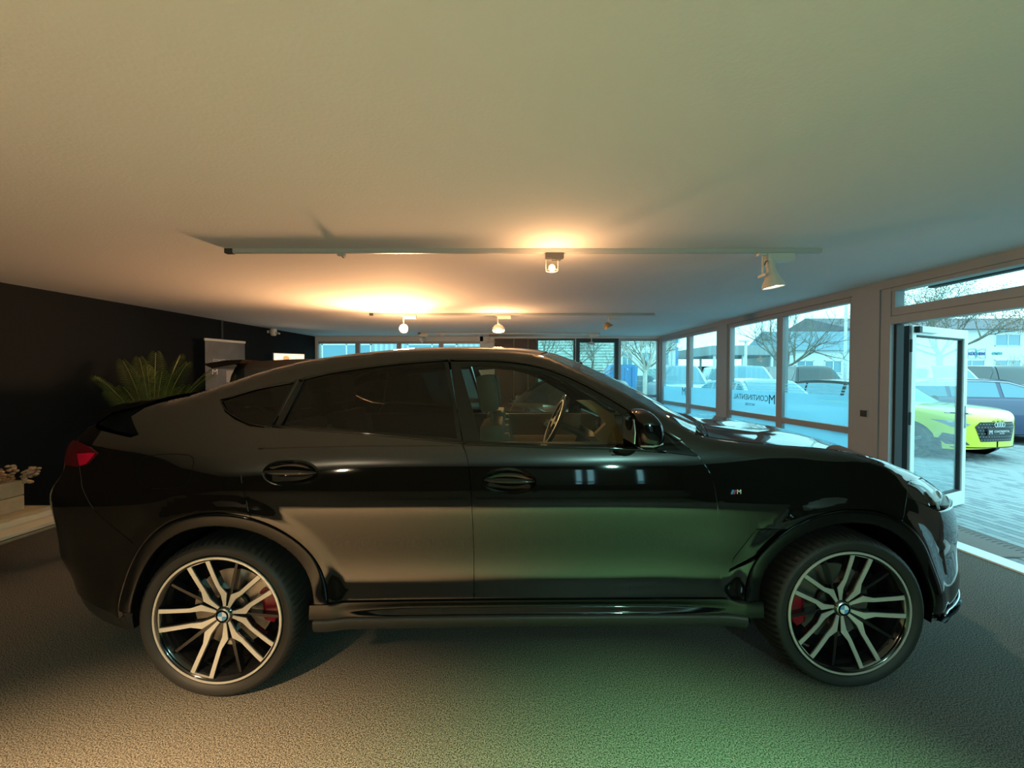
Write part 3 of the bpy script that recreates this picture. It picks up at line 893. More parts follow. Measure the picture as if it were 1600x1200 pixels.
# ---- arch flares
def flare(cx, a0, a1, r0, r1, s):
    def fn(u, v):
        a = R(a0 + (a1 - a0) * u); q = v
        if q < .12: r = r0; d = -.05 * (1 - q / .12)
        else:
            t = (q - .12) / .88; r = r0 + (r1 - r0) * t; d = .005 * math.sin(PI * min(1, t * 1.02)) ** .4 + .002
        x = cx + r * math.cos(a); z = ZW + r * math.sin(a)
        xx = max(-2.45, min(2.25, x))
        base = w_side(cx + (r1 + .02) * math.cos(a), max(.30, ZW + (r1 + .02) * math.sin(a))) if False else w_raw(x, max(.30, min(z, 1.0)))
        return Vector((x, s * (base + d), z))
    m = MB(); m.grid(fn, 48, 14); return m.build('wheel_arch_trim', M_gloss, car, True)
for s in (-1, 1):
    flare(-WB, -2, 178, .437, RA - .003, s); flare(WB, -3, 182, .437, RA - .003, s)
# ---- sills
XS0, XS1 = -WB + .42, WB - .42
sill = [(XS0 + .005, .375), (XS0, ZS - .003), (XS1, ZS - .003), (XS1 - .0, .365), (XS1 - .12, .352)]
def sill_n(x, z):
    e = sstep(XS0 + .06, XS0 + .5, x) * (1 - sstep(XS1 - .55, XS1 - .05, x))
    return 0.016 - .022 * e * math.exp(-((z - .398) / .020) ** 2)
panel('sill', [(XS0, .368), (XS0, ZS - .003), (XS1, ZS - .003), (XS1, .358)], M_gloss, car, off=-.004, gap=0, sp=.012, offn=sill_n, flange=.03)
for s in (-1, 1):
    def fn(u, v):
        x = XS0 + .02 + (XS1 - XS0 - .10) * u; w = w_side(x, .36) + .024
        pr_ = [(-.05, .366), (-.010, .365), (-.001, .357), (.0, .343), (-.006, .318), (-.018, .303), (-.05, .298)]
        i = min(5, int(v * 6)); t = v * 6 - i
        a, b = pr_[i], pr_[i + 1]
        return Vector((x, s * (w + a[0] + (b[0] - a[0]) * t - .0), a[1] + (b[1] - a[1]) * t + .002))
    m = MB(); m.grid(fn, 30, 12); m.build('sill_blade', M_plast, car, True)
# ---- roof, bonnet, screens
def we(x): return w_side(x, ze(x))
def top(name, xa, xb, h, m, nx=30, ns=24, warp0=0.0, warp1=0.0, smin=-1, smax=1, dz=0.0, parent=car, p=2.2, inz=0.0):
    def fn(u, v):
        s = smin + (smax - smin) * v
        x = xa + (xb - xa) * u
        hx = h(x) if callable(h) else h
        c = 1 - abs(s) ** p
        W = we(x)
        xx = x + (warp0 * (1 - u) + warp1 * u) * (1 - abs(s) ** 2)
        return Vector((xx, s * W, ze(x) + hx * c + dz))
    mb = MB(); mb.grid(fn, nx, ns)
    mb.f = [f for f in mb.f]
    return mb.build(name, m, parent, True)
roof = top('roof', 0.035, -1.30, .040, M_gloss, 30, 24, warp0=.10, warp1=-.02, dz=-.002)
# bonnet: follows the shoulder, swells to the centre, with two raised power lines
def hood_fn(u, v):
    s = -1 + 2 * v; x = .86 + (2.345 - .86) * (u ** .9)
    x = min(x, 2.335)
    W = we(x); c = 1 - abs(s) ** 2.0
    hx = .042 + .010 * math.sin(min(1, (x - .8) / 1.2) * PI)
    ridge = .005 * math.exp(-((abs(s) - .66) / .085) ** 2) * (1 - sstep(1.9, 2.3, x)) + .004 * math.exp(-((abs(s) - .32) / .10) ** 2)
    back = .20 * (1 - u) ** 3 * (1 - abs(s) ** 2)
    nose = .055 * sstep(.7, 1, u) * (1 - s * s)
    return Vector((x + back + nose, s * W, ze(x) + hx * c + ridge))
mb = MB(); mb.grid(hood_fn, 46, 44); hood = mb.build('hood', M_paint, car, True)
# raised rear edge of the bonnet is rolled down
mb = MB()
def he(u, v):
    p = hood_fn(0, .02 + .96 * u); return p + Vector((-.004 - .028 * v, 0, -.045 * v ** 1.5))
mb.grid(he, 40, 4); mb.build('hood_lip', M_paint, hood, True)
# scuttle between bonnet and screen, with wiper
mb = MB()
def cw(u, v):
    s = -1 + 2 * u; p = hood_fn(0, .03 + .94 * u)
    a = .20 * (1 - s * s)
    q = Vector((.74 + a * 1.05, s * .80, 1.165 + .02 * (1 - s * s)))
    r = Vector((p.x - .01, p.y, p.z - .050))
    return r.lerp(q, v) + Vector((0, 0, -.012 * math.sin(v * PI)))
mb.grid(cw, 30, 8); cow = mb.build('scuttle', M_plast, car, True)
mb = MB(); mb.tube([(1.02, .10, 1.205), (.93, .42, 1.235), (.83, .68, 1.25)], .008, 6); mb.tube([(1.05, -.45, 1.20), (1.0, -.10, 1.225), (.97, .12, 1.24)], .008, 6)
mb.build('wiper', M_plast, cow, True)
# windscreen
def ws(u, v):
    s = -1 + 2 * v
    xe = .045 + (.80 - .045) * u
    W = we(xe) - .004; A = Vector((xe, s * W, ze(xe)))
    c = 1 - abs(s) ** 2.2
    bow = .10 + .11 * u
    # centre line moves forwards and a little up
    return A + Vector((bow * c, 0, (.036 + .012 * math.sin(u * PI) - .010 * u) * c))
mb = MB(); mb.grid(ws, 26, 28); mb.build('windscreen', M_screen, car, True)
# rear screen and boot lid
rs = top('rear_window', -1.31, -2.06, .045, M_tint, 22, 20, warp0=-.01, warp1=-.03, dz=-.004)
bl = top('tailgate', -2.04, -2.262, .030, M_paint, 8, 20, warp0=-.03, warp1=-.12)
# tail spoiler lip
def sp(u, v):
    s = -1 + 2 * v; W = .775
    y = s * W; c = 1 - abs(s) ** 3
    prf = [(-1.93, 1.380), (-2.12, 1.357), (-2.22, 1.332), (-2.285, 1.310), (-2.292, 1.298), (-2.275, 1.290), (-2.20, 1.305), (-1.96, 1.365)]
    i = min(6, int(u * 7)); t = u * 7 - i
    x = prf[i][0] + (prf[i + 1][0] - prf[i][0]) * t; z = prf[i][1] + (prf[i + 1][1] - prf[i][1]) * t
    return Vector((x - .10 * c, y, z + .028 * c))
mb = MB(); mb.grid(sp, 21, 30)
for e_ in (0, 1): mb.add([sp(k / 21, e_) for k in range(22)], [tuple(range(22))])
mb.build('tail_spoiler', M_paint, car, True)
# recess below the spoiler ends, black to stand for the overhang's shade
panel('spoiler_recess_shade', T((250, 622), (226, 636.5), (204, 650), (210, 664), (216, 679), (204, 683), (172, 675.5), (146, 667), (141, 652), (187, 636)), M_under, car, off=-.045, gap=0, flange=0)
# closing surfaces: nose and tail
def nose(u, v):
    z = .27 + (.80 - .27) * u; s = -1 + 2 * v
    x = xf(z); return Vector((x + .05 * (1 - s * s) + .006, s * (w_side(x, z)), z))
mb = MB(); mb.grid(nose, 16, 16); mb.build('nose_panel', M_paint, car, True)
for s in (-1, 1):
    k = MB(); k.cur = 0
    Mx = Matrix(((0, 0, 1, 2.385), (1, 0, 0, s * .20), (0, 1, 0, .62), (0, 0, 0, 1)))
    pts = [(-.15, -.14), (.14, -.14), (.17, .0), (.15, .14), (-.15, .14), (-.17, 0)]
    k.prism(pts, .03, Mx)
    for i in range(9): k.cur = 1; k.box(2.40, 2.425, s * .20 - .14 + i * .035 - .004, s * .20 - .14 + i * .035 + .004, .49, .75)
    k.build('kidney_grille', [M_chrome, M_gloss], car)
def tailf(u, v):
    z = .30 + (1.30 - .30) * u; s = -1 + 2 * v
    x = xr(z) + .002; return Vector((x - .05 * (1 - s * s), s * (w_side(x, z)), z))
mb = MB(); mb.grid(tailf, 20, 16); mb.build('tail_panel', M_paint, car, True)
# underbody, wheel houses, inner shells
m = MB(); m.bev(-2.3, 2.2, -.72, .72, .24, .34, .03)
m.box(-.98, .95, -.86, .86, .30, .42); m.box(1.95, 2.2, -.6, .6, .3, .8); m.box(-2.35, -2.05, -.66, .66, .32, 1.2)
for s in (-1, 1):
    for cx in (-WB, WB):
        def wh(u, v):
            a = R(-10 + 200 * u); r = .452
            return Vector((cx + r * math.cos(a), s * (.50 + .42 * v), ZW + r * math.sin(a)))
        m.grid(wh, 30, 2)
        m.prism([(cx + .46 * math.cos(R(-10 + 200 * k / 20)), ZW + .46 * math.sin(R(-10 + 200 * k / 20))) for k in range(21)], .01, Matrix(((1, 0, 0, 0), (0, 0, 1, s * .50), (0, 1, 0, 0), (0, 0, 0, 1))))
under = m.build('underbody', M_under, car)
# ---- wheels
def wheel_arc_pts(): pass
def make_wheel(cx, s, tw, ph, wf):
    """cx wheel centre, s side, tw tyre width, ph spoke angle, wf lateral position of the rim face"""
    Mx = Matrix.Translation((cx, s * wf, ZW)) @ Matrix(((1, 0, 0, 0), (0, 0, s, 0), (0, 1, 0, 0), (0, 0, 0, 1)))
    # local: x forward, y up, z outwards
    RL = .297
    b = MB()
    prof = [(.278, -.006), (.283, .000), (.290, .002), (RL, .001), (.301, -.004), (.300, -.012), (.288, -.016), (.276, -.03), (.268, -.10), (.262, -.22), (.27, -.24)]
    b.lathe(prof, 72, Mx)
    wh = b.build('wheel', M_rimb, car, True, autos=35)
    b = MB(); b.lathe([(.2875, .0035), (RL - .001, .0035), (RL + .001, .0), (.2865, .0)], 90, Mx, close=True); b.build('rim_ring', M_rims, wh)
    # tyre with shoulder blocks
    b = MB(); n = 216; RT = .372
    tp = [(.300, -.014), (.304, -.001), (.312, .006), (.326, .012), (.340, .012), (.350, .006), (.357, -.002), (.3635, -.013), (.368, -.026), (.3705, -.045), (RT, -.075), (RT + .001, -tw / 2 + .02), (RT, -tw + .085), (.3690, -tw + .04), (.361, -tw + .012), (.345, -tw - .004), (.32, -tw), (.30, -tw + .03)]
    vs = []
    for i, (r, h) in enumerate(tp):
        for k in range(n):
            rr = r
            if 6 <= i <= 10 and k % 3 == 0: rr -= .0095 if i > 6 else .004
            if i in (11, 12) and k % 3 == 0: rr -= .003
            t = 2 * PI * (k + (0.8 * (i - 6) if i > 6 and i < 14 else 0) * .35) / n
            vs.append(Mx @ Vector((rr * math.cos(t), rr * math.sin(t), h)))
    fs = [(i * n + k, i * n + (k + 1) % n, (i + 1) * n + (k + 1) % n, (i + 1) * n + k) for i in range(len(tp) - 1) for k in range(n)]
    b.add(vs, fs); b.build('tyre', M_tyre, wh, True, autos=28)
    # spokes
    def dep(r): return -.008 - .048 * (1 - min(1, r / .285)) ** 1.25
    RS = .287
    def spoke(pts_o, pts_i, ang, m_, name, th=.022, lift=0.0):
        # strip between outer edge and inner edge (u along radius, v lateral), chamfered down sides
        bb = MB(); N = 10; vs = []
        ca, sa = math.cos(R(ang)), math.sin(R(ang))
        def samp(pts, t):
            q = t * (len(pts) - 1); i = min(len(pts) - 2, int(q)); f = q - i
            return (pts[i][0] + (pts[i + 1][0] - pts[i][0]) * f, pts[i][1] + (pts[i + 1][1] - pts[i][1]) * f)
        K = 12
        for k in range(K + 1):
            for pts, dd in ((pts_o, 0), (pts_i, 0), (pts_i, 1), (pts_o, 1)):
                u_, v_ = samp(pts, k / K); u_ *= RS; v_ *= RS
                r = math.hypot(u_, v_)
                z = dep(r) + lift - (th if dd else 0)
                vs.append(Mx @ Vector((u_ * ca - v_ * sa, u_ * sa + v_ * ca, z)))
        fs = []
        for k in range(K):
            a = k * 4; c = a + 4
            for j in range(4): fs.append((a + j, a + (j + 1) % 4, c + (j + 1) % 4, c + j))
        fs.append((0, 1, 2, 3)); fs.append((K * 4 + 3, K * 4 + 2, K * 4 + 1, K * 4))
        bb.add(vs, fs); return bb.build(name, m_, wh)
    for i in range(5):
        a = ph + 72 * i
        for sg in (1, -1):
            po = [(.10, .058 * sg), (.22, .130 * sg), (.335, .200 * sg), (.40, .182 * sg), (.50, .158 * sg), (.72, .173 * sg), (.985, .192 * sg)]
            pi_ = [(.12, .024 * sg), (.22, .060 * sg), (.335, .094 * sg), (.40, .094 * sg), (.50, .092 * sg), (.72, .108 * sg), (.985, .124 * sg)]
            spoke(po, pi_, a, M_rims, 'spoke', .004, .002)
            spoke([(x, y + .004 * sg) for x, y in po], [(x, y - .012 * sg) for x, y in pi_], a, M_rimb, 'spoke_back', .026, -.003)
        # cross bar at the rim and dark single spoke between pairs
        spoke([(.955, .125), (.985, .125)], [(.955, -.125), (.985, -.125)], a, M_rims, 'rim_bridge', .006, .001)
        spoke([(.08, .03), (.4, .028), (.97, .020)], [(.08, -.03), (.4, -.028), (.97, -.020)], a + 36, M_rimb, 'dark_spoke', .03, -.014)
    # hub
    b = MB(); b.lathe([(.048, -.060), (.044, -.048), (.038, -.044), (.034, -.040), (.031, -.036)], 32, Mx)
    b.build('hub', M_rimb, wh, True, 35)
    b = MB(); b.lathe([(.0335, -.0405), (.0335, -.034), (.030, -.032)], 32, Mx); b.cur = 1
    b.lathe([(.030, -.032), (.0215, -.0315)], 32, Mx); 
    for q in range(4):
        b.cur = 2 if q % 2 else 3
        b.prism([(0, 0)] + [(.021 * math.cos(R(90 * q + 90 * k / 8)), .021 * math.sin(R(90 * q + 90 * k / 8))) for k in range(9)], .0315, Mx @ Matrix.Translation((0, 0, -.0625)))
    b.build('wheel_emblem', [M_chrome, M_under, M_lblue, M_ewhite], wh)
    # brake
    b = MB(); b.lathe([(.08, -.125), (.085, -.115), (.190, -.115), (.190, -.140), (.085, -.140)], 48, Mx, close=True)
    b.lathe([(.07, -.14), (.082, -.10), (.078, -.09), (.001, -.088)], 32, Mx); b.build('brake_disc', M_disc, wh, True, 35)
    b = MB(); b.lathe([(.262, -.14), (.001, -.142)], 48, Mx); b.build('dust_shield', M_under, wh)
    b = MB(); a0 = 8 if cx < 0 else 186
    def cal(u, v):
        a = R(a0 - 24 + 48 * u); t = 2 * PI * v
        r = .198 + .036 * max(-1, min(1, 1.5 * math.cos(t))) * (1 - .35 * (2 * u - 1) ** 4); z = -.118 + .034 * max(-1, min(1, 1.5 * math.sin(t)))
        return Mx @ Vector((r * math.cos(a), r * math.sin(a), z))
    b.grid(cal, 14, 16); b.build('brake_caliper', M_cal, wh, True)
    return wh
for s in (-1, 1):
    make_wheel(-WB, s, .305, 37 if s < 0 else 20, .988)
    make_wheel(WB, s, .270, 5.4 if s < 0 else 40, .968)
# ---- door mirrors
for s in (-1, 1):
    c = Vector((.470, s * 1.035, 1.262))
    def fn(u, v):
        # superellipsoid, taller at the rear, pointed forwards
        a = -PI / 2 + PI * u; b_ = 2 * PI * v
        ex = lambda q, p: math.copysign(abs(q) ** p, q)
        y = ex(math.sin(a), .8) * .125
        cc = ex(math.cos(a), .55)
        x = cc * ex(math.cos(b_), .75) * .068; z = cc * ex(math.sin(b_), .70) * .092
        x += .015 * (1 if x < 0 else 0) * 0
        z *= 1.0 - .35 * max(0, x / .068) ** 1.5
        z -= .006 * (x / .068)
        # shoulder leans inwards towards the top
        return c + Vector((x - .10 * (z) , s * y, z))
    b = MB(); b.grid(fn, 20, 32)
    mir = b.build('door_mirror', M_gloss, car, True)
    b = MB()
    p0 = Vector((.50, s * .86, 1.185)); p1 = Vector((.52, s * .96, 1.20))
    b.tube([p0, (p0 + p1) / 2 + Vector((0, 0, -.004)), p1, Vector((.53, s * 1.0, 1.22))], [.035, .028, .024, .03], 12); b.build('mirror_foot', M_gloss, mir, True)
    b = MB(); b.tube([c + Vector((-.050, s * .112, -.058)), c + Vector((0.0, s * .122, -.058)), c + Vector((.048, s * .10, -.052)), c + Vector((.064, s * .03, -.045))], .0045, 6)
    b.build('turn_signal', M_lens, mir, True)
    b = MB(); b.prism([(-.08, -.05), (.08, -.05), (.09, 0), (.08, .055), (-.07, .055), (-.09, 0)], .004, Matrix(((0, 0, 1, c.x - .067), (1, 0, 0, c.y), (0, 1, 0, c.z - .004), (0, 0, 0, 1)))); b.build('mirror_glass', M_chrome, mir)
# ---- interior
M_tan = mat('tan_leather', (0.34, 0.21, 0.09), 0.5, bump=(150, .15, .002))
M_tand = mat('dim_brown_leather', (0.10, 0.068, 0.038), 0.55, bump=(150, .15, .002))
M_intb = mat('black_interior', (0.015, 0.015, 0.015), 0.55)
M_head = mat('headliner', (0.06, 0.055, 0.045), 0.9)
def seat(x, y, w=.50, rear=False):
    b = MB()
    sy = Matrix.Translation((x, y, 0))
    b.bev(-.28, .28, -w / 2, w / 2, .52, .70, .05, sy)
    lean = Matrix.Translation((x - .22, y, .62)) @ Matrix.Rotation(R(-9), 4, 'Y')
    b.bev(-.07, .07, -w / 2, w / 2, .0, .62, .05, lean); b.bev(-.08, .10, -w / 2, -w / 2 + .10, .05, .56, .04, lean); b.bev(-.08, .10, w / 2 - .10, w / 2, .05, .56, .04, lean)
    o = b.build('seat', M_tand, car, True, 40)
    b = MB(); b.bev(-.055, .055, -.13, .13, .68, .90, .035, lean); b.tube([lean @ Vector((0, -.05, .6)), lean @ Vector((0, -.05, .7))], .008, 6); b.tube([lean @ Vector((0, .05, .6)), lean @ Vector((0, .05, .7))], .008, 6)
    b.build('headrest', M_tand, o, True, 40)
    return o
seat(.08, -.38); seat(.08, .38); seat(-1.12, -.38, .56); seat(-1.12, .38, .56)
# far and near door cards
for s in (-1, 1):
    b = MB(); b.bev(-1.45, .92, s * .80 - .03, s * .80 + .03, .40, 1.165, .02); b.cur = 1
    b.bev(-.10, .62, s * .765 - .03, s * .765 + .03, .88, .97, .02)
    b.build('door_card', [M_tand, M_tan], car)
b = MB(); b.bev(.18, .25, .72, .76, 1.06, 1.09, .008); b.bev(.20, .30, .735, .755, 1.045, 1.11, .008); b.build('inner_door_handle', M_chrome, car)
b = MB()
def dash(u, v):
    y = -.78 + 1.56 * u
    prf = [(.50, .78), (.46, .92), (.50, 1.02), (.53, 1.09), (.62, 1.135), (.78, 1.15), (.98, 1.16)]
    i = min(5, int(v * 6)); t = v * 6 - i; a, c_ = prf[i], prf[i + 1]
    return Vector((a[0] + (c_[0] - a[0]) * t + .10 * (1 - (2 * u - 1) ** 2) * v, y, a[1] + (c_[1] - a[1]) * t))
b.grid(dash, 24, 18); dsh = b.build('dashboard', M_intb, car, True)
# light tan end of the dash and knee panel, seen through the near window
b = MB(); Mx = Matrix(((1, 0, 0, 0), (0, 0, 1, -.66), (0, 1, 0, 0), (0, 0, 0, 1)))
pp = [loc_plane(*p, .66) for p in ((902, 626), (925, 626), (959, 648), (976, 694), (944, 695), (929, 680), (947, 662), (940, 652))]
b.prism(pp, .05, Mx); b.build('dash_end_panel', M_tan, car)
b = MB(); b.bev(.44, .52, -.16, .16, .60, 1.05, .02); b.build('centre_console', M_intb, car)
b = MB(); b.bev(.47, .49, -.14, .50, 1.10, 1.235, .008); b.build('display_screen', mat('screen_dark', (.01, .02, .02), .1, coat=.5), car)
b = MB(); b.bev(-.6, .45, -.13, .13, .52, .72, .03); b.build('centre_tunnel', M_intb, car)
# steering wheel
sc_ = Vector((.24, .37, 1.13)); RM = Matrix.Translation(sc_) @ Matrix.Rotation(R(-66), 4, 'Y')
b = MB()
b.lathe([(.187 + .016 * math.cos(2 * PI * k / 10), .016 * math.sin(2 * PI * k / 10)) for k in range(10)], 48, RM, close=True)
st = b.build('steering_wheel', M_intb, car, True)
b = MB(); b.lathe([(.001, .02), (.05, .018), (.065, .0), (.05, -.03)], 24, RM); b.tube([RM @ Vector((0, -.18, 0)), RM @ Vector((0, .18, 0))], .018, 8); b.tube([RM @ Vector((0, 0, 0)), RM @ Vector((.18, 0, 0))], .015, 8); b.tube([RM @ Vector((0, 0, -.02)), RM @ Vector((0, 0, -.25))], .03, 10)
b.build('wheel_hub', M_intb, st, True, 40)
b = MB(); b.lathe([(.192, .017), (.182, .019), (.178, .012)], 40, RM); b.build('trim_ring', M_chrome, st, True)
# headliner and rear shelf
top('headliner', 0.02, -1.28, .036, M_head, 16, 12, warp0=.05, dz=-.03)
b = MB(); b.bev(-2.0, -1.42, -.66, .66, 1.08, 1.11, .01); b.bev(-1.5, -1.42, -.66, .66, .45, 1.1, .01); b.build('rear_shelf', M_intb, car)
# interior mirror
b = MB(); b.bev(.33, .36, -.12, .12, 1.46, 1.52, .012); b.tube([(.35, 0, 1.51), (.38, 0, 1.60)], .01, 6); b.build('rear_view_mirror', M_intb, car)

# ================================================================== THINGS INSIDE THE SHOWROOM
M_track = mat('white_track_metal', (0.42, 0.42, 0.40), 0.4)
M_lampw = mat('white_lamp_housing', (0.55, 0.54, 0.50), 0.35)
M_lampd = mat('dark_lamp_housing', (0.04, 0.04, 0.04), 0.4)
M_glow = mat('lit_bulb_warm', (1, .8, .5), 0.5, emis=(1.0, 0.62, 0.25), estr=9)
M_glow2 = mat('lit_bulb_soft', (1, .9, .7), 0.5, emis=(1.0, 0.86, 0.62), estr=4)
M_jar = thin_glass('lamp_glass', (.95, .92, .85), 1.5)
def track(label, Y, X0, X1, dz=0.0):
    t = empty('track_rail', ((X0 + X1) / 2, Y, CEIL)); h = (X1 - X0) / 2
    tag(t, label, 'track rail')
    m = MB(); m.bev(-h + .05, h, -.018, .018, -.034, -.001, .004); m.box(-h + .05, h, -.010, .010, -.036, -.030); m.build('rail', M_track, t)
    m = MB(); m.bev(-h - .01, -h + .052, -.020, .020, -.038, -.001, .004); m.build('end_cap', M_lampd, t)
    m = MB(); m.bev(h - .004, h + .012, -.019, .019, -.036, -.001, .003); m.build('end_cap', M_track, t)
    return t
Y1, Y2, Y3 = 3.08, 6.2, 8.96
track('long white ceiling track nearest the camera, carrying two spotlights', Y1, -2.19, 2.36)
track('middle white ceiling track with three spotlights', Y2, -2.2, 2.2)
track('farthest and smallest white ceiling track near the back windows', Y3, -2.10, 1.97)
t = track('x', -0.5, -2.6, 2.0); t.name = 'rear_track'; del t['label']; del t['category']; t['kind'] = 'structure'  # unseen ceiling track above the two spots behind the camera
def xof(px, Y): return (px - 800) / F * Y
def adapter(m, w=.19, dx=.06):
    m.bev(-.03, w - .03 + dx * 0, -.022, .022, -.085, -.036, .008)
# big white can lamp on track one
t = empty('spotlight', (xof(1190, Y1), Y1, CEIL)); tag(t, 'large white bell shaped spotlight, switched on, at the right end of the nearest track', 'spotlight')
m = MB(); m.bev(.02, .23, -.030, .030, -.100, -.037, .010); m.bev(-.045, .02, -.02, .02, -.055, -.037, .004); m.build('adapter_box', M_lampw, t)
m = MB(); m.tube([(0, 0, -.04), (0, 0, -.20), (.0, 0, -.21)], .010, 8); m.bev(-.012, .0, -.045, .045, -.215, -.195, .003); m.build('arm', M_lampw, t)
LT = Matrix.Translation((.055, 0, -.10)) @ Matrix.Rotation(R(-8), 4, 'Y')
m = MB(); m.lathe([(.001, .03), (.030, .03), (.033, .0), (.034, -.07), (.040, -.085), (.046, -.10), (.050, -.12), (.074, -.17), (.078, -.195), (.074, -.197), (.066, -.180)], 32, LT); m.build('lamp_head', M_lampw, t, True, 35)
m = MB(); m.lathe([(.072, -.190), (.05, -.185), (.001, -.185)], 32, LT); m.build('bulb', M_glow2, t, True)
m = MB(); m.tube([(.0, -.02, -.13), (.01, -.02, -.10), (.04, -.02, -.09), (.055, -.02, -.11), (.05, -.02, -.14)], .004, 6); m.build('cable', M_lampd, t, True)
# small glass cylinder lamp on track one
t = empty('spotlight', (xof(862, Y1), Y1, CEIL)); tag(t, 'small clear glass spotlight with dark adapter, glowing, mid-way on the nearest track', 'spotlight')
m = MB(); m.bev(-.05, .09, -.022, .022, -.075, -.036, .006); m.bev(.0, .07, -.02, .02, -.088, -.07, .006); m.build('adapter_box', M_lampd, t)
m = MB(); m.lathe([(.043, -.085), (.043, -.165)], 24, Matrix.Translation((.0, 0, 0))); m.build('glass_shade', M_jar, t, True)
m = MB(); 
for sx in (-.046, .046): m.tube([(sx, 0, -.08), (sx, 0, -.17)], .003, 6)
m.lathe([(.045, -.17), (.045, -.163)], 24); m.build('bracket', M_lampw, t)
m = MB(); m.ball((0, 0, -.145), .026, 12); m.build('bulb', M_glow, t, True)
# bare adapter on track one
t = empty('track_adapter', (xof(534, Y1), Y1, CEIL)); tag(t, 'empty small track adapter without a lamp on the nearest track', 'track adapter')
m = MB(); m.bev(-.022, .035, -.016, .016, -.056, -.037, .004); m.build('adapter_box', M_track, t); m = MB(); m.tube([(.01, 0, -.05), (.02, 0, -.07), (.035, 0, -.062)], .006, 6); m.build('latch', M_chrome, t)
# track two
def small_spot(X, Y, label, kind, par_adapt=.19):
    t = empty('spotlight', (X, Y, CEIL)); tag(t, label, 'spotlight')
    m = MB(); m.bev(0, par_adapt, -.026, .026, -.09, -.037, .006); m.bev(-.05, 0, -.018, .018, -.05, -.037, .004); m.build('adapter_box', M_lampw, t)
    m = MB(); m.tube([(-.01, 0, -.04), (-.01, 0, -.19)], .009, 8); m.build('arm', M_lampw, t)
    return t
t = small_spot(xof(632, Y2), Y2, 'round spotlight glaring straight at the camera, left on the middle track', 0)
Ms = Matrix.Translation((.0, -.02, -.24)) @ Matrix.Rotation(R(78), 4, 'X')
m = MB(); m.lathe([(.02, -.09), (.05, -.06), (.068, .0), (.070, .02), (.062, .022)], 28, Ms); m.build('lamp_head', M_lampw, t, True, 40)
m = MB(); m.lathe([(.060, .021), (.04, .026), (.001, .030)], 28, Ms); m.build('bulb', mat('lit_bulb_glare', (1, .8, .4), .5, emis=(1.0, .66, .22), estr=14), t, True)
t = small_spot(xof(779, Y2), Y2, 'lit round spotlight facing down, second on the middle track', 0)
Ms = Matrix.Translation((.0, -.01, -.20)) @ Matrix.Rotation(R(20), 4, 'X')
m = MB(); m.lathe([(.02, .03), (.06, .01), (.092, -.03), (.094, -.05)], 28, Ms); m.build('lamp_head', M_lampw, t, True, 40)
m = MB(); m.lathe([(.092, -.05), (.088, -.085), (.001, -.095)], 28, Ms); m.build('bulb', mat('lit_bulb_amber', (1, .85, .5), .5, emis=(1.0, .72, .34), estr=7), t, True)
t = small_spot(xof(952, Y2), Y2, 'tilted brass-toned spotlight at the right of the middle track', 0, .17)
Ms = Matrix.Translation((-.035, -.01, -.19)) @ Matrix.Rotation(R(-28), 4, 'Y')
m = MB(); m.lathe([(.015, .05), (.035, .03), (.075, -.03), (.080, -.04)], 28, Ms); m.build('lamp_head', mat('brassy_shade', (.45, .30, .14), .35, metal=.6), t, True, 40)
m = MB(); m.lathe([(.070, -.03), (.001, -.02)], 28, Ms); m.build('bulb', M_glow2, t, True)
# track three
def far_lamp(px, label, tilt, arm=.16):
    t = empty('spotlight', (xof(px, Y3), Y3, CEIL)); tag(t, label, 'spotlight')
    m = MB(); m.bev(-.06, .14, -.024, .024, -.085, -.037, .006); m.build('adapter_box', M_lampw if tilt else M_lampd, t)
    m = MB(); m.tube([(0, 0, -.06), (0, 0, -.06 - arm)], .009, 8); m.build('arm', M_lampw, t)
    m = MB(); m.lathe([(.02, .03), (.05, .01), (.085, -.025), (.090, -.03)], 24, Matrix.Translation((0, 0, -.06 - arm)) @ Matrix.Rotation(R(tilt), 4, 'Y')); m.build('lamp_head', M_lampw, t, True, 40)
far_lamp(659, 'small unlit spotlight angled left at the left end of the farthest track', 60, .09)
far_lamp(768, 'small dark spotlight hanging mid-way on the farthest track', 0, .12)
far_lamp(924, 'small unlit flat spotlight under the right part of the farthest track', 4, .17)
t = empty('track_adapter', (xof(691, Y3), Y3, CEIL)); tag(t, 'tiny bare adapter on the farthest ceiling track', 'track adapter')
m = MB(); m.bev(-.04, .05, -.02, .02, -.07, -.037, .005); m.build('adapter_box', M_track, t)
# motion detector high on the black wall
p = Vector((wx_left(8.15) + .01, 8.15, 2.36)); t = empty('motion_detector', p); tag(t, 'small white motion detector high on the black wall below the ceiling', 'detector')
m = MB(); m.lathe([(.001, .11), (.06, .11), (.065, .06), (.06, .0), (.045, -.03), (.001, -.04)], 20, Matrix.Translation((.10, 0, 0))); m.build('housing', M_lampw, t, True, 40)
m = MB(); m.bev(-.02, .06, -.03, .03, .02, .08, .006); m.tube([(.14, 0, .03), (.24, -.03, .01)], .02, 8); m.build('bracket', M_lampw, t)
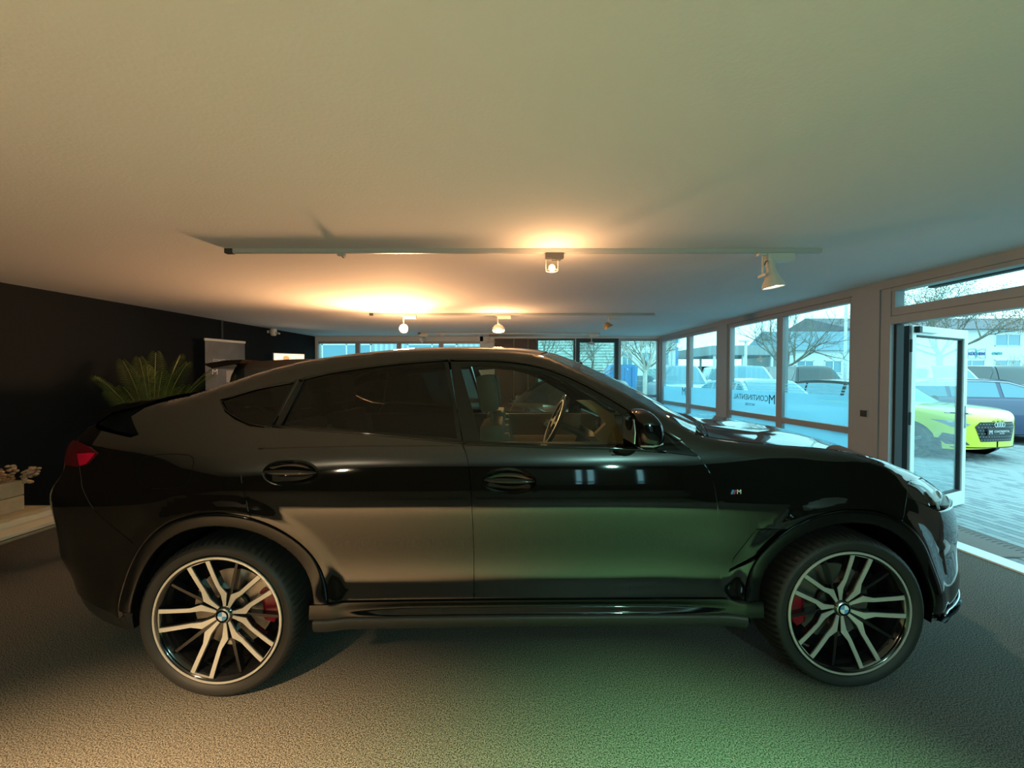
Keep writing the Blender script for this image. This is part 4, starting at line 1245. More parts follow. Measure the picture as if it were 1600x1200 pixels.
# roller banner
b0 = Vector((-4.93, 6.40, 0)); b1 = Vector((-4.70, 7.01, 0)); dv = b1 - b0; Lb = dv.length
bn = empty('roller_banner', (b0 + b1) / 2, math.atan2(dv.y, dv.x)); tag(bn, 'tall grey roller banner with faint lettering standing against the black wall', 'banner')
M_ban = mat('grey_banner_print', (0.06, 0.065, 0.07), 0.45, noise=(2.2, (0.35, 0.65), (0.11, 0.12, 0.13)))
MB().box(-Lb / 2, Lb / 2, -.003, .003, .08, 2.08).build('banner_sheet', M_ban, bn)
m = MB(); m.bev(-Lb / 2 - .01, Lb / 2 + .01, -.014, .014, 2.075, 2.115, .006); m.build('top_bar', M_lampw, bn)
m = MB(); m.bev(-Lb / 2 - .02, Lb / 2 + .02, -.09, .09, .0, .09, .02); m.build('base', M_chrome, bn)
m = MB(); m.tube([(0, .03, .08), (0, .03, 2.08)], .010, 8); m.build('pole', M_chrome, bn)
Mf = Matrix(((1, 0, 0, 0), (0, 0, -1, 0), (0, 1, 0, 0), (0, 0, 0, 1)))
M_wprint = mat('white_print', (0.6, 0.6, 0.6), 0.5)
text_mesh('lettering', 'CONTINENTAL', .060, M_wprint, bn, Matrix.Translation((0, -.0045, 1.76)) @ Mf, .0005)
text_mesh('lettering', 'MOTORS', .030, M_wprint, bn, Matrix.Translation((0, -.0045, 1.70)) @ Mf, .0005)
text_mesh('lettering', 'M', .13, M_wprint, bn, Matrix.Translation((-.18, -.0045, 1.57)) @ Mf, .0005)
m = MB(); m.prism([(.0, 1.40), (Lb / 2, 1.38), (Lb / 2, 1.56), (.20, 1.60), (.0, 1.60)], .002, Matrix.Translation((0, -.0035, 0)) @ Mf); m.build('printed_panel', mat('pale_print', (.3, .3, .29), .5), bn)
# illuminated panel deeper along the wall
s0 = Vector((-4.78, 7.96, 0)); s1 = Vector((-4.36, 8.36, 0)); dv = s1 - s0; Ls = dv.length
sg = empty('light_box', (s0 + s1) / 2, math.atan2(dv.y, dv.x)); tag(sg, 'bright peach-white illuminated display box standing in the far left corner', 'light box')
m = MB(); m.bev(-Ls / 2, Ls / 2, -.04, .04, 0.0, 1.97, .008); m.build('case', M_lampw, sg)
m = MB(); m.box(-Ls / 2 + .015, Ls / 2 - .015, -.044, -.040, 1.1, 1.955); m.build('lit_face', mat('lit_panel', (1, .85, .65), .5, emis=(1.0, 0.72, 0.46), estr=0.95), sg)
m = MB(); m.lathe([(.06, 0), (.001, 0)], 24, Matrix.Translation((-.06, -.047, 1.87)) @ Matrix.Rotation(R(90), 4, 'X') @ Matrix.Diagonal((1, .8, 1, 1))); m.build('printed_disc', mat('orange_print', (.8, .35, .12), .5, emis=(1.0, .45, .18), estr=.5), sg)

# ------------------------------------------------------------------ generic car for the background
M_cgl = mat('car_window_dark', (0.02, 0.03, 0.035), 0.05, coat=1.0)
M_cgb = mat('car_window_blue', (0.10, 0.26, 0.34), 0.08, coat=1.0)
M_crim = mat('alloy_grey', (0.4, 0.42, 0.43), 0.3, metal=.7)
def simple_car(name, label, loc, rz, L=4.4, W=1.8, H=1.45, hood=.92, nose=.72, belt=.95, deck=1.0, xA=.55, xB=-.05, xC=-1.2, xD=-1.9, paint=None,
               glass=None, wb=None, wr=.32, wins=((-1.75, -1.05), (-1.0, -.12), (-.04, .45)), trim=None, grille=None, spoiler=False, group=None, pwr=2.6, mirror_m=None, rail=False):
    t = empty(name, loc, rz); tag(t, label, 'car', group)
    glass = glass or M_cgl; hw = W / 2; wb = wb or L * .61
    ax = (-wb / 2 + .02, wb / 2 + .02)
    zb = pchip([-L / 2, -L / 2 + .15, min(xD, -L / 2 + .3) + .02, xD + .3, 0, xA, L / 2 - .75, L / 2 - .25, L / 2], [deck - .08, deck, deck + .01, belt + .03, belt, belt, hood, (hood + nose) / 2 + .03, nose])
    rx = sorted([(xD, deck), (xC, H - .05), ((xB + xC) / 2, H), (xB, H - .035), (xA, belt + .005)])
    zr = pchip([q[0] for q in rx], [q[1] for q in rx])
    def plan(x):
        xs = L / 2 - .95
        if abs(x) < xs: return 1.0
        q = min(1, (abs(x) - xs) / .95); return max(.0, 1 - q ** pwr) ** (1 / pwr)
    mz = pchip([.15, .30, .55, .80, 1.0, 1.2], [.93, .965, 1.0, .985, .95, .92])
    xs = [-L / 2 + L * (0.5 - 0.5 * math.cos(PI * k / 90)) for k in range(91)]
    rows = []
    for x in xs:
        z0 = .20 + .05 * (1 - plan(x))
        for a in ax:
            d = wr * 1.13
            if abs(x - a) < d: z0 = max(z0, wr + math.sqrt(d * d - (x - a) ** 2))
        zt = zb(x); z0 = min(z0, zt - .12); w = hw * max(.02, plan(x)); ring = []
        for k in range(7):
            z = z0 + (zt - .05 - z0) * k / 6; ring.append((w * mz(z), z))
        ring.append((w * mz(zt) - .02, zt - .015)); ring.append((w * mz(zt) - .06, zt))
        ring.append((w * .55, zt + .018)); ring.append((0, zt + .025))
        rows.append(ring)
    vs = []; fs = []; n = len(rows[0])
    for s in (1, -1):
        b = len(vs)
        for i, ring in enumerate(rows):
            for (w, z) in ring: vs.append((xs[i], s * w, z))
        for i in range(len(rows) - 1):
            for k in range(n - 1):
                q = (b + i * n + k, b + (i + 1) * n + k, b + (i + 1) * n + k + 1, b + i * n + k + 1)
                fs.append(q if s < 0 else q[::-1])
    body = mk('body', vs, fs, paint, t, True, autos=50)
    def gh(x, v, s, off=0.0):
        """greenhouse: v 0..1 up the side, 1..2 across the roof to the centre"""
        b0 = hw * plan(x) * mz(zb(x)) - .05; z0 = zb(x) - .02; z1 = zr(x) - .02; h = max(0, z1 - z0)
        w1 = b0 - .34 * h - .06 * h * h
        if v <= 1: w = b0 + (w1 - b0) * v; z = z0 + (z1 - .0 - z0) * v
        else:
            q = v - 1; w = w1 * (1 - q); z = z1 + .028 * (1 - (1 - q) ** 3) * min(1, h * 4)
        nrm = Vector((0, s, .35)).normalized() if v <= 1 else Vector((.0, 0, 1))
        return Vector((x, s * w, z)) + nrm * off
    m = MB()
    vv = [0, .25, .5, .75, .93, 1.0, 1.06, 1.3, 1.6, 2.0]
    gx = [xD + (xA - xD) * k / 44 for k in range(45)]
    for s in (1, -1):
        V = [gh(x, v, s) for x in gx for v in vv]; nn = len(vv)
        m.add(V, [((i * nn + k), ((i + 1) * nn + k), ((i + 1) * nn + k + 1), (i * nn + k + 1))[::s * -1] for i in range(44) for k in range(nn - 1)])
    m.build('roof', trim or paint, t, True, 60)
    for s in (1, -1):
        for (a, b) in wins:
            m = MB(); m.grid(lambda u, v: gh(a + (b - a) * u, .10 + .76 * v, s, .006), 10, 5); m.build('side_window', glass, t, True)
    def screen(a, b, nm):
        m = MB()
        def fn(u, v):
            x = a + (b - a) * u; s = -1 if v < .5 else 1; q = abs(v - .5) * 2 * .88
            p = gh(x, 2 - q, s); d = 1 if b > 0 else -1
            return p + Vector((.012 * d, 0, .008))
        m.grid(fn, 10, 16); m.build(nm, glass, t, True)
    screen(xB + .04, xA - .02, 'windscreen'); screen(xC - .05, xD + .03, 'rear_window')
    def front(y, z, d=1, off=.006):
        q = min(.985, abs(y) / (hw * mz(z))); return Vector((d * (L / 2 - .95 + .95 * (1 - q ** pwr) ** (1 / pwr) + off), y, z))
    def patch(nm, poly, m_, d=1, off=.006, par=None):
        if area2(poly) < 0: poly = poly[::-1]
        pp = resample(poly, .05); vv_ = list(pp); ed = [(i, (i + 1) % len(pp)) for i in range(len(pp))]
        y0 = min(p[0] for p in pp); y1 = max(p[0] for p in pp); z0 = min(p[1] for p in pp); z1 = max(p[1] for p in pp)
        y = y0 + .03
        while y < y1:
            z = z0 + .03
            while z < z1:
                if pip((y, z), poly) and min(math.dist((y, z), q) for q in pp) > .02: vv_.append((y, z))
                z += .05
            y += .04
        v2, _, f2, _, _, _ = delaunay_2d_cdt([Vector(p) for p in vv_], ed, [], 0, 1e-5)
        f2 = [tuple(f) for f in f2 if pip((sum(v2[i][0] for i in f) / len(f), sum(v2[i][1] for i in f) / len(f)), poly)]
        return mk(nm, [front(v[0], v[1], d, off) for v in v2], f2, m_, par or t, True)
    t_ = {'front': front, 'patch': patch, 'hw': hw, 'ax': ax, 'gh': gh}
    for x in ax:
        for s in (1, -1):
            Mx = Matrix.Translation((x, s * (hw - .015), wr)) @ Matrix(((1, 0, 0, 0), (0, 0, s, 0), (0, 1, 0, 0), (0, 0, 0, 1)))
            m = MB(); m.lathe([(wr * .68, 0), (wr * .72, .01), (wr * .95, .005), (wr, -.02), (wr, -.19), (wr * .6, -.2)], 36, Mx)
            ty = m.build('wheel', M_tyre, t, True, 35)
            m = MB(); m.lathe([(wr * .70, -.002), (wr * .66, -.012), (wr * .60, -.05), (.001, -.055)], 36, Mx)
            for k in range(5):
                a = 2 * PI * k / 5; r1 = wr * .66
                m.cur = 1
                m.prism([(-.02, 0), (.02, 0), (.032, r1), (-.032, r1)], .02, Mx @ Matrix.Rotation(a, 4, 'Z') @ Matrix.Translation((0, 0, -.03)))
            m.build('rim', [M_under, M_crim], ty)
            m = MB(); m.lathe([(wr * 1.12, -.04), (.001, -.06)], 28, Mx @ Matrix.Translation((0, 0, -.16))); m.build('wheel_house', M_under, t)
    m = MB(); m.box(-L / 2 + .3, L / 2 - .3, -hw + .1, hw - .1, .18, .40); m.build('underbody', M_under, t)
    for s in (1, -1):
        m = MB(); p = gh(xA - .28, .10, s); m.ball(p + Vector((.02, s * .13, .07)), .10, 12, (.65, 1.0, .62)); m.tube([p + Vector((0, -s * .02, 0)), p + Vector((.02, s * .08, .04))], .02, 6)
        m.build('door_mirror', mirror_m or paint, t, True)
    return t, t_
M_suv = mat('dark_brown_metallic', (0.03, 0.022, 0.018), 0.25, metal=.4, coat=1)
# SUV standing directly behind, nose to the right: only its roof tail shows over the black car
suv, h = simple_car('car', 'dark SUV parked behind the black car, only its roof tail showing by the banner', (-1.50, 5.65, 0), 0.02, L=4.55, W=1.9, H=1.73, hood=1.04, nose=.80, belt=1.08, deck=1.14,
    xA=.62, xB=-.15, xC=-2.0, xD=-2.34, paint=M_suv, wb=2.85, wr=.37, wins=((-2.05, -1.40), (-1.32, -.42), (-.34, .35)), pwr=3.2)
m = MB(); m.prism([(-2.40, 1.655), (-2.10, 1.705), (-1.90, 1.71), (-1.95, 1.66), (-2.28, 1.60)], 1.20, Matrix(((1, 0, 0, 0), (0, 0, 1, -.60), (0, 1, 0, 0), (0, 0, 0, 1)))); m.build('roof_spoiler', M_suv, suv)
for s in (1, -1): h['patch']('tail_light', [(s * .55, .95), (s * .88, .95), (s * .86, 1.08), (s * .55, 1.05)], M_red, -1); h['patch']('headlight', [(s * .5, .62), (s * .86, .66), (s * .84, .76), (s * .5, .74)], M_lens)
h['patch']('grille', [(-.4, .45), (.4, .45), (.42, .72), (-.42, .72)], M_gloss)
M_silv = mat('gold_grey_metallic', (0.24, 0.21, 0.15), 0.3, metal=.5, coat=1)
hb, h = simple_car('car', 'grey-gold hatchback seen through the front door window, facing left', (1.0, 8.05, 0), PI + R(33), L=3.5, W=1.66, H=1.47, hood=.93, nose=.70, belt=.97, deck=1.02,
    xA=.72, xB=.0, xC=-1.25, xD=-1.65, paint=M_silv, wr=.30, wins=((-1.40, -1.0), (-.93, -.14), (-.06, .50)))
for s in (1, -1): h['patch']('tail_light', [(s * .50, .80), (s * .84, .80), (s * .82, .95), (s * .55, .95)], M_red, -1); h['patch']('headlight', [(s * .45, .58), (s * .80, .60), (s * .78, .70), (s * .45, .66)], M_lens)
h['patch']('grille', [(-.35, .40), (.35, .40), (.38, .62), (-.38, .62)], M_gloss)
# shell chair with metal frame beyond the far window
ch = empty('lounge_chair', (-.19, 9.0, 0), R(200)); tag(ch, 'low black shell chair with thin metal frame before the brown panels', 'chair')
m = MB()
def shell(u, v):
    a = -1 + 2 * v
    prf = [(.26, .42), (.0, .40), (-.22, .43), (-.30, .56), (-.33, .74), (-.35, .88)]
    q = u * 5; i = min(4, int(q)); f = q - i
    x = prf[i][0] + (prf[i + 1][0] - prf[i][0]) * f; z = prf[i][1] + (prf[i + 1][1] - prf[i][1]) * f
    return Vector((x + .10 * a * a * max(0, u - .3), a * .27, z + .09 * a * a * (1 - .3 * u)))
m.grid(shell, 15, 12); o = m.build('seat_shell', M_intb, ch, True); 
sm_ = o.modifiers.new('thick', 'SOLIDIFY'); sm_.thickness = .02
m = MB(); m.tube([shell(u / 10, 0) + Vector((0, 0, .01)) for u in range(11)] + [shell(1, v / 8) + Vector((0, 0, .01)) for v in range(1, 9)] + [shell(1 - u / 10, 1) + Vector((0, 0, .01)) for u in range(1, 11)], .007, 6); m.build('metal_rim', M_chrome, ch, True)
for sx, sy in ((.22, .2), (.22, -.2), (-.22, .2), (-.22, -.2)):
    MB().tube([(sx * .7, sy * .8, .42), (sx * 1.1, sy * 1.15, .0)], .011, 6).build('leg', M_chrome, ch)
# palm in a pot
pm = empty('potted_palm', (-4.42, 4.9, 0)); tag(pm, 'green feathery palm in a dark pot behind the rear of the black car', 'potted plant')
m = MB(); m.lathe([(.001, 0), (.17, 0), (.22, .45), (.235, .47), (.215, .47), (.20, .43), (.001, .43)], 28); m.build('pot', mat('dark_pot', (.03, .03, .03), .5), pm, True, 40)
m = MB(); m.lathe([(.205, .425), (.12, .44), (.001, .45)], 20); m.build('soil', mat('potting_soil', (.03, .02, .012), .95), pm)
M_leaf = mat('palm_leaf', (0.11, 0.155, 0.022), 0.5, noise=(8, (.3, .7), (.045, .08, .012)))
M_stem = mat('palm_stem', (0.20, 0.22, 0.06), 0.5)
rnd = random.Random(3)
def frond(az, lean, ln, droop, tw=0.0):
    m = MB(); P = []; N = 26; p = Vector((0, 0, .44)); ang = R(90 - lean)
    for i in range(N + 1):
        P.append(p.copy()); a = ang - R(droop) * (i / N) ** 1.6
        p = p + Vector((math.cos(az) * math.cos(a), math.sin(az) * math.cos(a), math.sin(a))) * (ln / N)
    m.tube(P, [.008 * (1 - .8 * i / N) + .001 for i in range(N + 1)], 5); m.cur = 1
    side = Vector((-math.sin(az + tw), math.cos(az + tw), 0))
    for i in range(7, N + 1):
        for h_ in (0, .5):
            j = min(N, i + h_); k = int(j); q = P[k] if k == j or k >= N else (P[k] + P[k + 1]) / 2
            d = (P[min(N, k + 1)] - P[max(0, k - 1)]).normalized(); f = (j - 7) / (N - 7)
            ll = .19 * math.sin(PI * (.12 + .80 * f)) ** .7
            for s in (-1, 1):
                dr = (side * s * .88 + d * .65 + Vector((0, 0, .12 - .22 * f))).normalized()
                up = d.cross(dr).normalized(); w = d * .0044
                a_ = q; b_ = q + dr * ll * .5 + Vector((0, 0, .010)); c_ = q + dr * ll + Vector((0, 0, -.035))
                m.add([a_ - w * .5, a_ + w * .5, b_ + w, b_ - w, c_], [(0, 1, 2, 3), (3, 2, 4)])
    return m.build('frond', [M_stem, M_leaf], pm)
for az, le, ln, dr in ((2.6, 9, 1.38, 26), (2.2, 5, 1.40, 20), (1.4, 6, 1.38, 24), (.1, 17, 1.28, 40), (-.4, 20, 1.18, 40), (3.3, 16, 1.22, 36), (3.0, 22, 1.1, 40), (.8, 14, 1.30, 34), (5.0, 16, 1.12, 40), (4.4, 14, 1.2, 36), (2.9, 12, 1.36, 26), (-.1, 10, 1.32, 30), (5.6, 12, 1.25, 36), (1.9, 18, 1.1, 40), (1.0, 5, 1.36, 18), (2.4, 15, 1.34, 30)):
    frond(az, le, ln, dr)
# low table with a planter box of dried blossoms, bottom left
M_wood = mat('pale_painted_wood', (0.42, 0.36, 0.26), 0.6, noise=(12, (.3, .7), (.34, .28, .19)), bump=(40, .2, .003))
M_wood2 = mat('white_table_top', (0.62, 0.58, 0.48), 0.5)
TX1 = -3.60; tb = empty('low_table', (-4.05, 3.0, 0)); tag(tb, 'low white-topped table at the left edge under the flower box', 'table')
m = MB(); m.bev(-.50, .47, -.34, .40, .345, .370, .004); m.build('table_top', M_wood2, tb)
m = MB(); m.bev(-.48, .42, -.31, .36, .30, .342, .004); m.bev(-.46, .46, -.33, .38, .322, .336, .003); m.build('under_shelf', M_wood, tb)
for sx in (-.42, .36):
    for sy in (-.26, .30): MB().bev(sx - .025, sx + .025, sy - .025, sy + .025, 0, .30, .004).build('leg', M_black, tb)
ty = empty('tray', (-4.14, 2.97, .371)); tag(ty, 'thick pale wooden tray on the low table beneath the flower box', 'tray')
m = MB(); m.bev(-.40, .40, -.26, .30, .0, .045, .006); m.build('base_board', M_wood2, ty); m = MB(); m.bev(-.37, .37, -.24, .28, .046, .070, .004); m.build('upper_board', M_wood, ty)
pb = empty('flower_box', (-4.20, 2.93, .442)); tag(pb, 'cream wooden flower box full of dried pink blossoms, at the left picture edge', 'planter')
m = MB()
for z0, z1 in ((0, .115), (.120, .235)): MB().bev(-.32, .32, -.18, .22, z0, z1, .006).build('box_board', M_wood, pb)
M_petal = mat('dried_petal', (0.26, 0.15, 0.085), 0.8, noise=(40, (.3, .7), (.45, .32, .21)))
for k in range(64):
    x = rnd.uniform(-.34, .40); y = rnd.uniform(-.20, .26); z = .235 + rnd.uniform(.0, .075)
    m = MB(); r = rnd.uniform(.022, .034)
    for q in range(9):
        d = Vector((rnd.gauss(0, 1), rnd.gauss(0, 1), rnd.gauss(0, 1) + .3)).normalized() * r
        m.ball(Vector((x, y, z)) + d, r * .55, 6, (1, 1, .7))
    m.build('blossom', M_petal, pb, True)

# ================================================================== OUTSIDE
M_asph = mat('grey_paving_far', (0.24, 0.27, 0.28), 0.8, noise=(0.5, (.35, .65), (.31, .34, .35)))
M_brick = mat('concrete_paver', (0.30, 0.33, 0.35), 0.8, noise=(3, (.3, .7), (.38, .41, .42)), bump=(80, .3, .003))
M_brick2 = mat('concrete_paver_dark', (0.21, 0.24, 0.26), 0.8, noise=(3, (.3, .7), (.28, .31, .33)), bump=(80, .3, .003))
M_joint = mat('sandy_joint', (0.07, 0.08, 0.085), 0.95)
m = MB(); m.box(-60, 90, YB + .2, 120, -.16, -.020); m.box(4.15, 90, -30, YB + .2, -.16, -.020)
ground = struct(m.build('ground', M_asph))
pave = struct(empty('paving', (4.08, 0, 0)))
MB().box(0, 9.4, -1.0, 12.0, -.10, -.016).build('bedding', M_joint, pave)
# pavers run lengthwise along the building
def paver_mesh(nm, mm):
    m = MB(); m.bev(.004, .196, .003, .097, -.06, .0, .004)
    me = bpy.data.meshes.new(nm); q = m; b = .006
    vs = [(.003, .003, -.06), (.197, .003, -.06), (.197, .097, -.06), (.003, .097, -.06), (.003, .003, -b), (.197, .003, -b), (.197, .097, -b), (.003, .097, -b),
          (.003 + b, .003 + b, 0), (.197 - b, .003 + b, 0), (.197 - b, .097 - b, 0), (.003 + b, .097 - b, 0)]
    fs = [(4, 5, 9, 8), (5, 6, 10, 9), (6, 7, 11, 10), (7, 4, 8, 11), (8, 9, 10, 11), (0, 1, 5, 4), (1, 2, 6, 5), (2, 3, 7, 6), (3, 0, 4, 7)]
    me.from_pydata(vs, [], fs); me.materials.append(mm); me.update(); return me, vs, fs
me1, pv, pf = paver_mesh('paver', M_brick); me2, _, _ = paver_mesh('paver_dark', M_brick2)
rnd = random.Random(11); cand = []
for j in range(94):           # rows along x (0.1 m), lengths along y
    for i in range(60):
        y = -1.0 + i * .2 + (.1 if j % 2 else 0); x = j * .1
        X = 4.08 + x; Y = y + .1
        vis = Y > .5 and 800 + F * X / Y < 1630 and X / Y > .9
        cand.append((math.hypot(X, Y) if vis else 999, x, y, rnd.random()))
cand.sort(); stuff_v = [[], []]; stuff_f = [[], []]
for n_, (d, x, y, r) in enumerate(cand):
    if n_ < 300:
        o = bpy.data.objects.new('paver', me2 if r < .3 else me1); COL.objects.link(o); o.parent = pave
        o.matrix_local = Matrix.Translation((x + .1, y, -.004 + .004 * r)) @ Matrix.Rotation(PI / 2, 4, 'Z')
    else:
        if d > 14 and d != 999: continue
        k = 1 if r < .3 else 0; b = len(stuff_v[k]); Mx = Matrix.Translation((x + .1, y, -.004 + .004 * r)) @ Matrix.Rotation(PI / 2, 4, 'Z')
        stuff_v[k] += [Mx @ Vector(v) for v in pv]; stuff_f[k] += [tuple(b + q for q in f) for f in pf]
for k, mm in ((0, M_brick), (1, M_brick2)):
    o = mk('far_pavers', stuff_v[k], stuff_f[k], mm, pave); o['kind'] = 'stuff'
# door mat
mt = empty('door_mat', (4.22, 3.88, 0)); tag(mt, 'ribbed brown entrance mat on the paving outside the open door', 'door mat'); mt.rotation_euler = (0, 0, -.05)
m = MB(); m.bev(-.23, .25, -.62, .55, .001, .012, .004); m.build('mat_base', mat('mat_brown', (.20, .17, .16), .95, bump=(120, .4, .004)), mt)
m = MB()
for k in range(26):
    y = -.60 + k * .044
    m.add([(.10, y, .013), (.17, y + .02, .013), (.24, y, .013), (.24, y + .012, .013), (.17, y + .032, .013), (.10, y + .012, .013)], [(0, 1, 4, 5), (1, 2, 3, 4)])
m.build('woven_edge', mat('mat_dark_weave', (.06, .05, .05), .9), mt)
# canopy over the entrance
m = MB(); m.box(4.05, 4.62, -2.0, 4.4, 2.50, 2.60); m.box(4.58, 4.66, -2.0, 4.4, 2.47, 2.63)
struct(m.build('canopy', mat('dark_canopy', (.05, .06, .065), .7)))
# ---- cars outside
M_yel = mat('lime_yellow_paint', (0.72, 0.68, 0.025), 0.3, coat=1)
a = R(10); hd = Vector((math.sin(a), -math.cos(a), 0)); fc = Vector((8.50, 6.95, 0)); Ly = 4.03
yc = fc - hd * (Ly / 2)
yel, h = simple_car('car', 'lime yellow hatchback with dark hexagonal grille, nose towards the open door', yc, math.atan2(hd.y, hd.x), L=Ly, W=1.84, H=1.43, hood=.93, nose=.74, belt=.96, deck=1.0,
    xA=.72, xB=-.02, xC=-1.4, xD=-1.92, paint=M_yel, glass=M_cgb, wr=.32, pwr=2.8, wb=2.56, mirror_m=M_gloss, trim=M_gloss)
M_hex = mat('black_honeycomb', (.008, .01, .012), .3)
gr = h['patch']('grille', [(-.44, .62), (-.36, .70), (.36, .70), (.44, .62), (.34, .36), (-.34, .36)], M_hex)
m = MB()
for j in range(6):
    for i in range(-7, 8):
        y = i * .055 + (.027 if j % 2 else 0); z = .39 + j * .055
        if abs(y) < .36 + (z - .36) * .25 and z < .69: m.prism([(y - .016, z - .005), (y + .016, z - .005), (y + .012, z + .005), (y - .012, z + .005)], .004, Matrix(((0, 0, 1, h['front'](y, z).x), (1, 0, 0, 0), (0, 1, 0, 0), (0, 0, 0, 1))))
m.build('grille_mesh', mat('grille_grey', (.25, .27, .28), .4), gr)['kind'] = 'stuff'
m = MB()
for k in range(4):
    y = -.078 + k * .052; Mx = Matrix.Translation((h['front'](y, .645).x + .016, y, .655)) @ Matrix.Rotation(R(90), 4, 'Y')
    m.lathe([(.040, 0), (.040, .008), (.031, .008), (.031, 0)], 24, Mx, close=True)
m.build('four_ring_emblem', mat('bright_chrome', (.85, .88, .88), .15, metal=.6), gr)
m = MB(); xp = h['front'](0, .52).x
m.bev(xp + .004, xp + .016, -.26, .26, .465, .585, .004); pt = m.build('plate', mat('black_plate', (.012, .014, .016), .35), yel)
MP = Matrix(((0, 0, 1, xp + .0165), (1, 0, 0, 0), (0, 1, 0, 0), (0, 0, 0, 1)))
text_mesh('plate_lettering', 'M', .10, M_ewhite, pt, MP @ Matrix.Translation((-.19, .525, 0)), .0008)
text_mesh('plate_lettering', 'CONTINENTAL', .050, M_ewhite, pt, MP @ Matrix.Translation((.06, .537, 0)), .0008)
text_mesh('plate_lettering', 'MOTORS', .026, M_ewhite, pt, MP @ Matrix.Translation((.06, .500, 0)), .0008)
for s in (1, -1):
    hl_ = h['patch']('headlight', [(s * .50, .66), (s * .60, .60), (s * .72, .615), (s * .85, .73), (s * .68, .715)], M_lens)
    h['patch']('side_intake', [(s * .50, .30), (s * .74, .30), (s * .80, .40), (s * .78, .50), (s * .66, .47)], M_hex)
h['patch']('splitter_line', [(-.70, .245), (.70, .245), (.70, .262), (-.70, .262)], M_hex)
m = MB()
for i in range(3): 
    y = -.10 + .10 * i; m.bev(h['front'](y, .715).x - .004, h['front'](y, .715).x + .004, y - .025, y + .025, .712, .722, .002)
m.build('bonnet_slots', M_hex, yel)
M_navy = mat('navy_paint', (0.03, 0.045, 0.12), 0.3, coat=1)
nv, h = simple_car('car', 'dark navy car behind the yellow hatchback, at the right edge', (11.2, 9.75, 0), R(-12), L=4.3, W=1.8, H=1.46, hood=.98, nose=.8, belt=1.0, deck=1.05, xA=1.05, xB=.15, xC=-1.4, xD=-1.95, paint=M_navy, glass=M_cgb, wr=.33,
    wins=((-1.6, -1.0), (-.92, -.02), (.06, .78)))
m = MB(); m.tube([h['gh'](x, .90, -1, .012) for x in (-1.3, -.8, -.2, .2, .6, .9, 1.03)], .012, 6); m.build('silver_trim', M_chrome, nv)
M_lb = mat('pale_blue_silver', (0.42, 0.60, 0.66), 0.35, metal=.2, coat=1)
lc, h = simple_car('car', 'pale silver car parked outside behind the frosted window film', (6.0, 9.4, 0), R(-86), L=4.4, W=1.8, H=1.45, paint=M_lb, glass=M_cgb, wr=.33)
for s in (1, -1): h['patch']('headlight', [(s * .5, .62), (s * .84, .64), (s * .82, .72), (s * .5, .70)], M_lens)
h['patch']('grille', [(-.35, .42), (.35, .42), (.38, .62), (-.38, .62)], M_hex)
M_wp = mat('white_paint', (0.62, 0.72, 0.72), 0.35, coat=1)
M_bp = mat('black_paint', (0.02, 0.028, 0.035), 0.3, coat=1)
box = dict(L=4.9, W=1.98, H=1.93, hood=1.22, nose=1.1, belt=1.22, deck=1.24, xA=.95, xB=.45, xC=-2.30, xD=-2.42, wr=.39, wins=((-2.1, -1.3), (-1.2, -.3), (-.2, .62)), pwr=5)
for X, pm_, lb in ((6.45, M_wp, 'white boxy off-roader outside, left of three seen through the window wall'), (8.95, M_wp, 'white boxy off-roader outside, behind the middle window mullion'), (11.45, M_bp, 'black boxy off-roader outside, next to the beige pillar'),
                  (16.3, M_wp, 'white off-roader outside above the door leaf edge'), (18.7, M_bp, 'black off-roader outside at the right edge beyond the navy car')):
    c, h = simple_car('car', lb, (X, 15.6 if X < 15 else 15.4, 0), R(-96), paint=pm_, glass=M_cgb if pm_ is M_wp else M_cgl, **box)
    for s in (1, -1): h['patch']('headlight', [(s * .58, .85), (s * .86, .85), (s * .86, 1.03), (s * .58, 1.03)], M_lens)
    h['patch']('grille', [(-.50, .80), (.50, .80), (.50, 1.04), (-.50, 1.04)], M_hex)
# a red car farther off
c, h = simple_car('car', 'red car half hidden beyond the navy car', (17.4, 11.2, 0), R(-10), L=4.2, W=1.75, H=1.42, paint=mat('red_paint', (.5, .03, .04), .3, coat=1), glass=M_cgb)
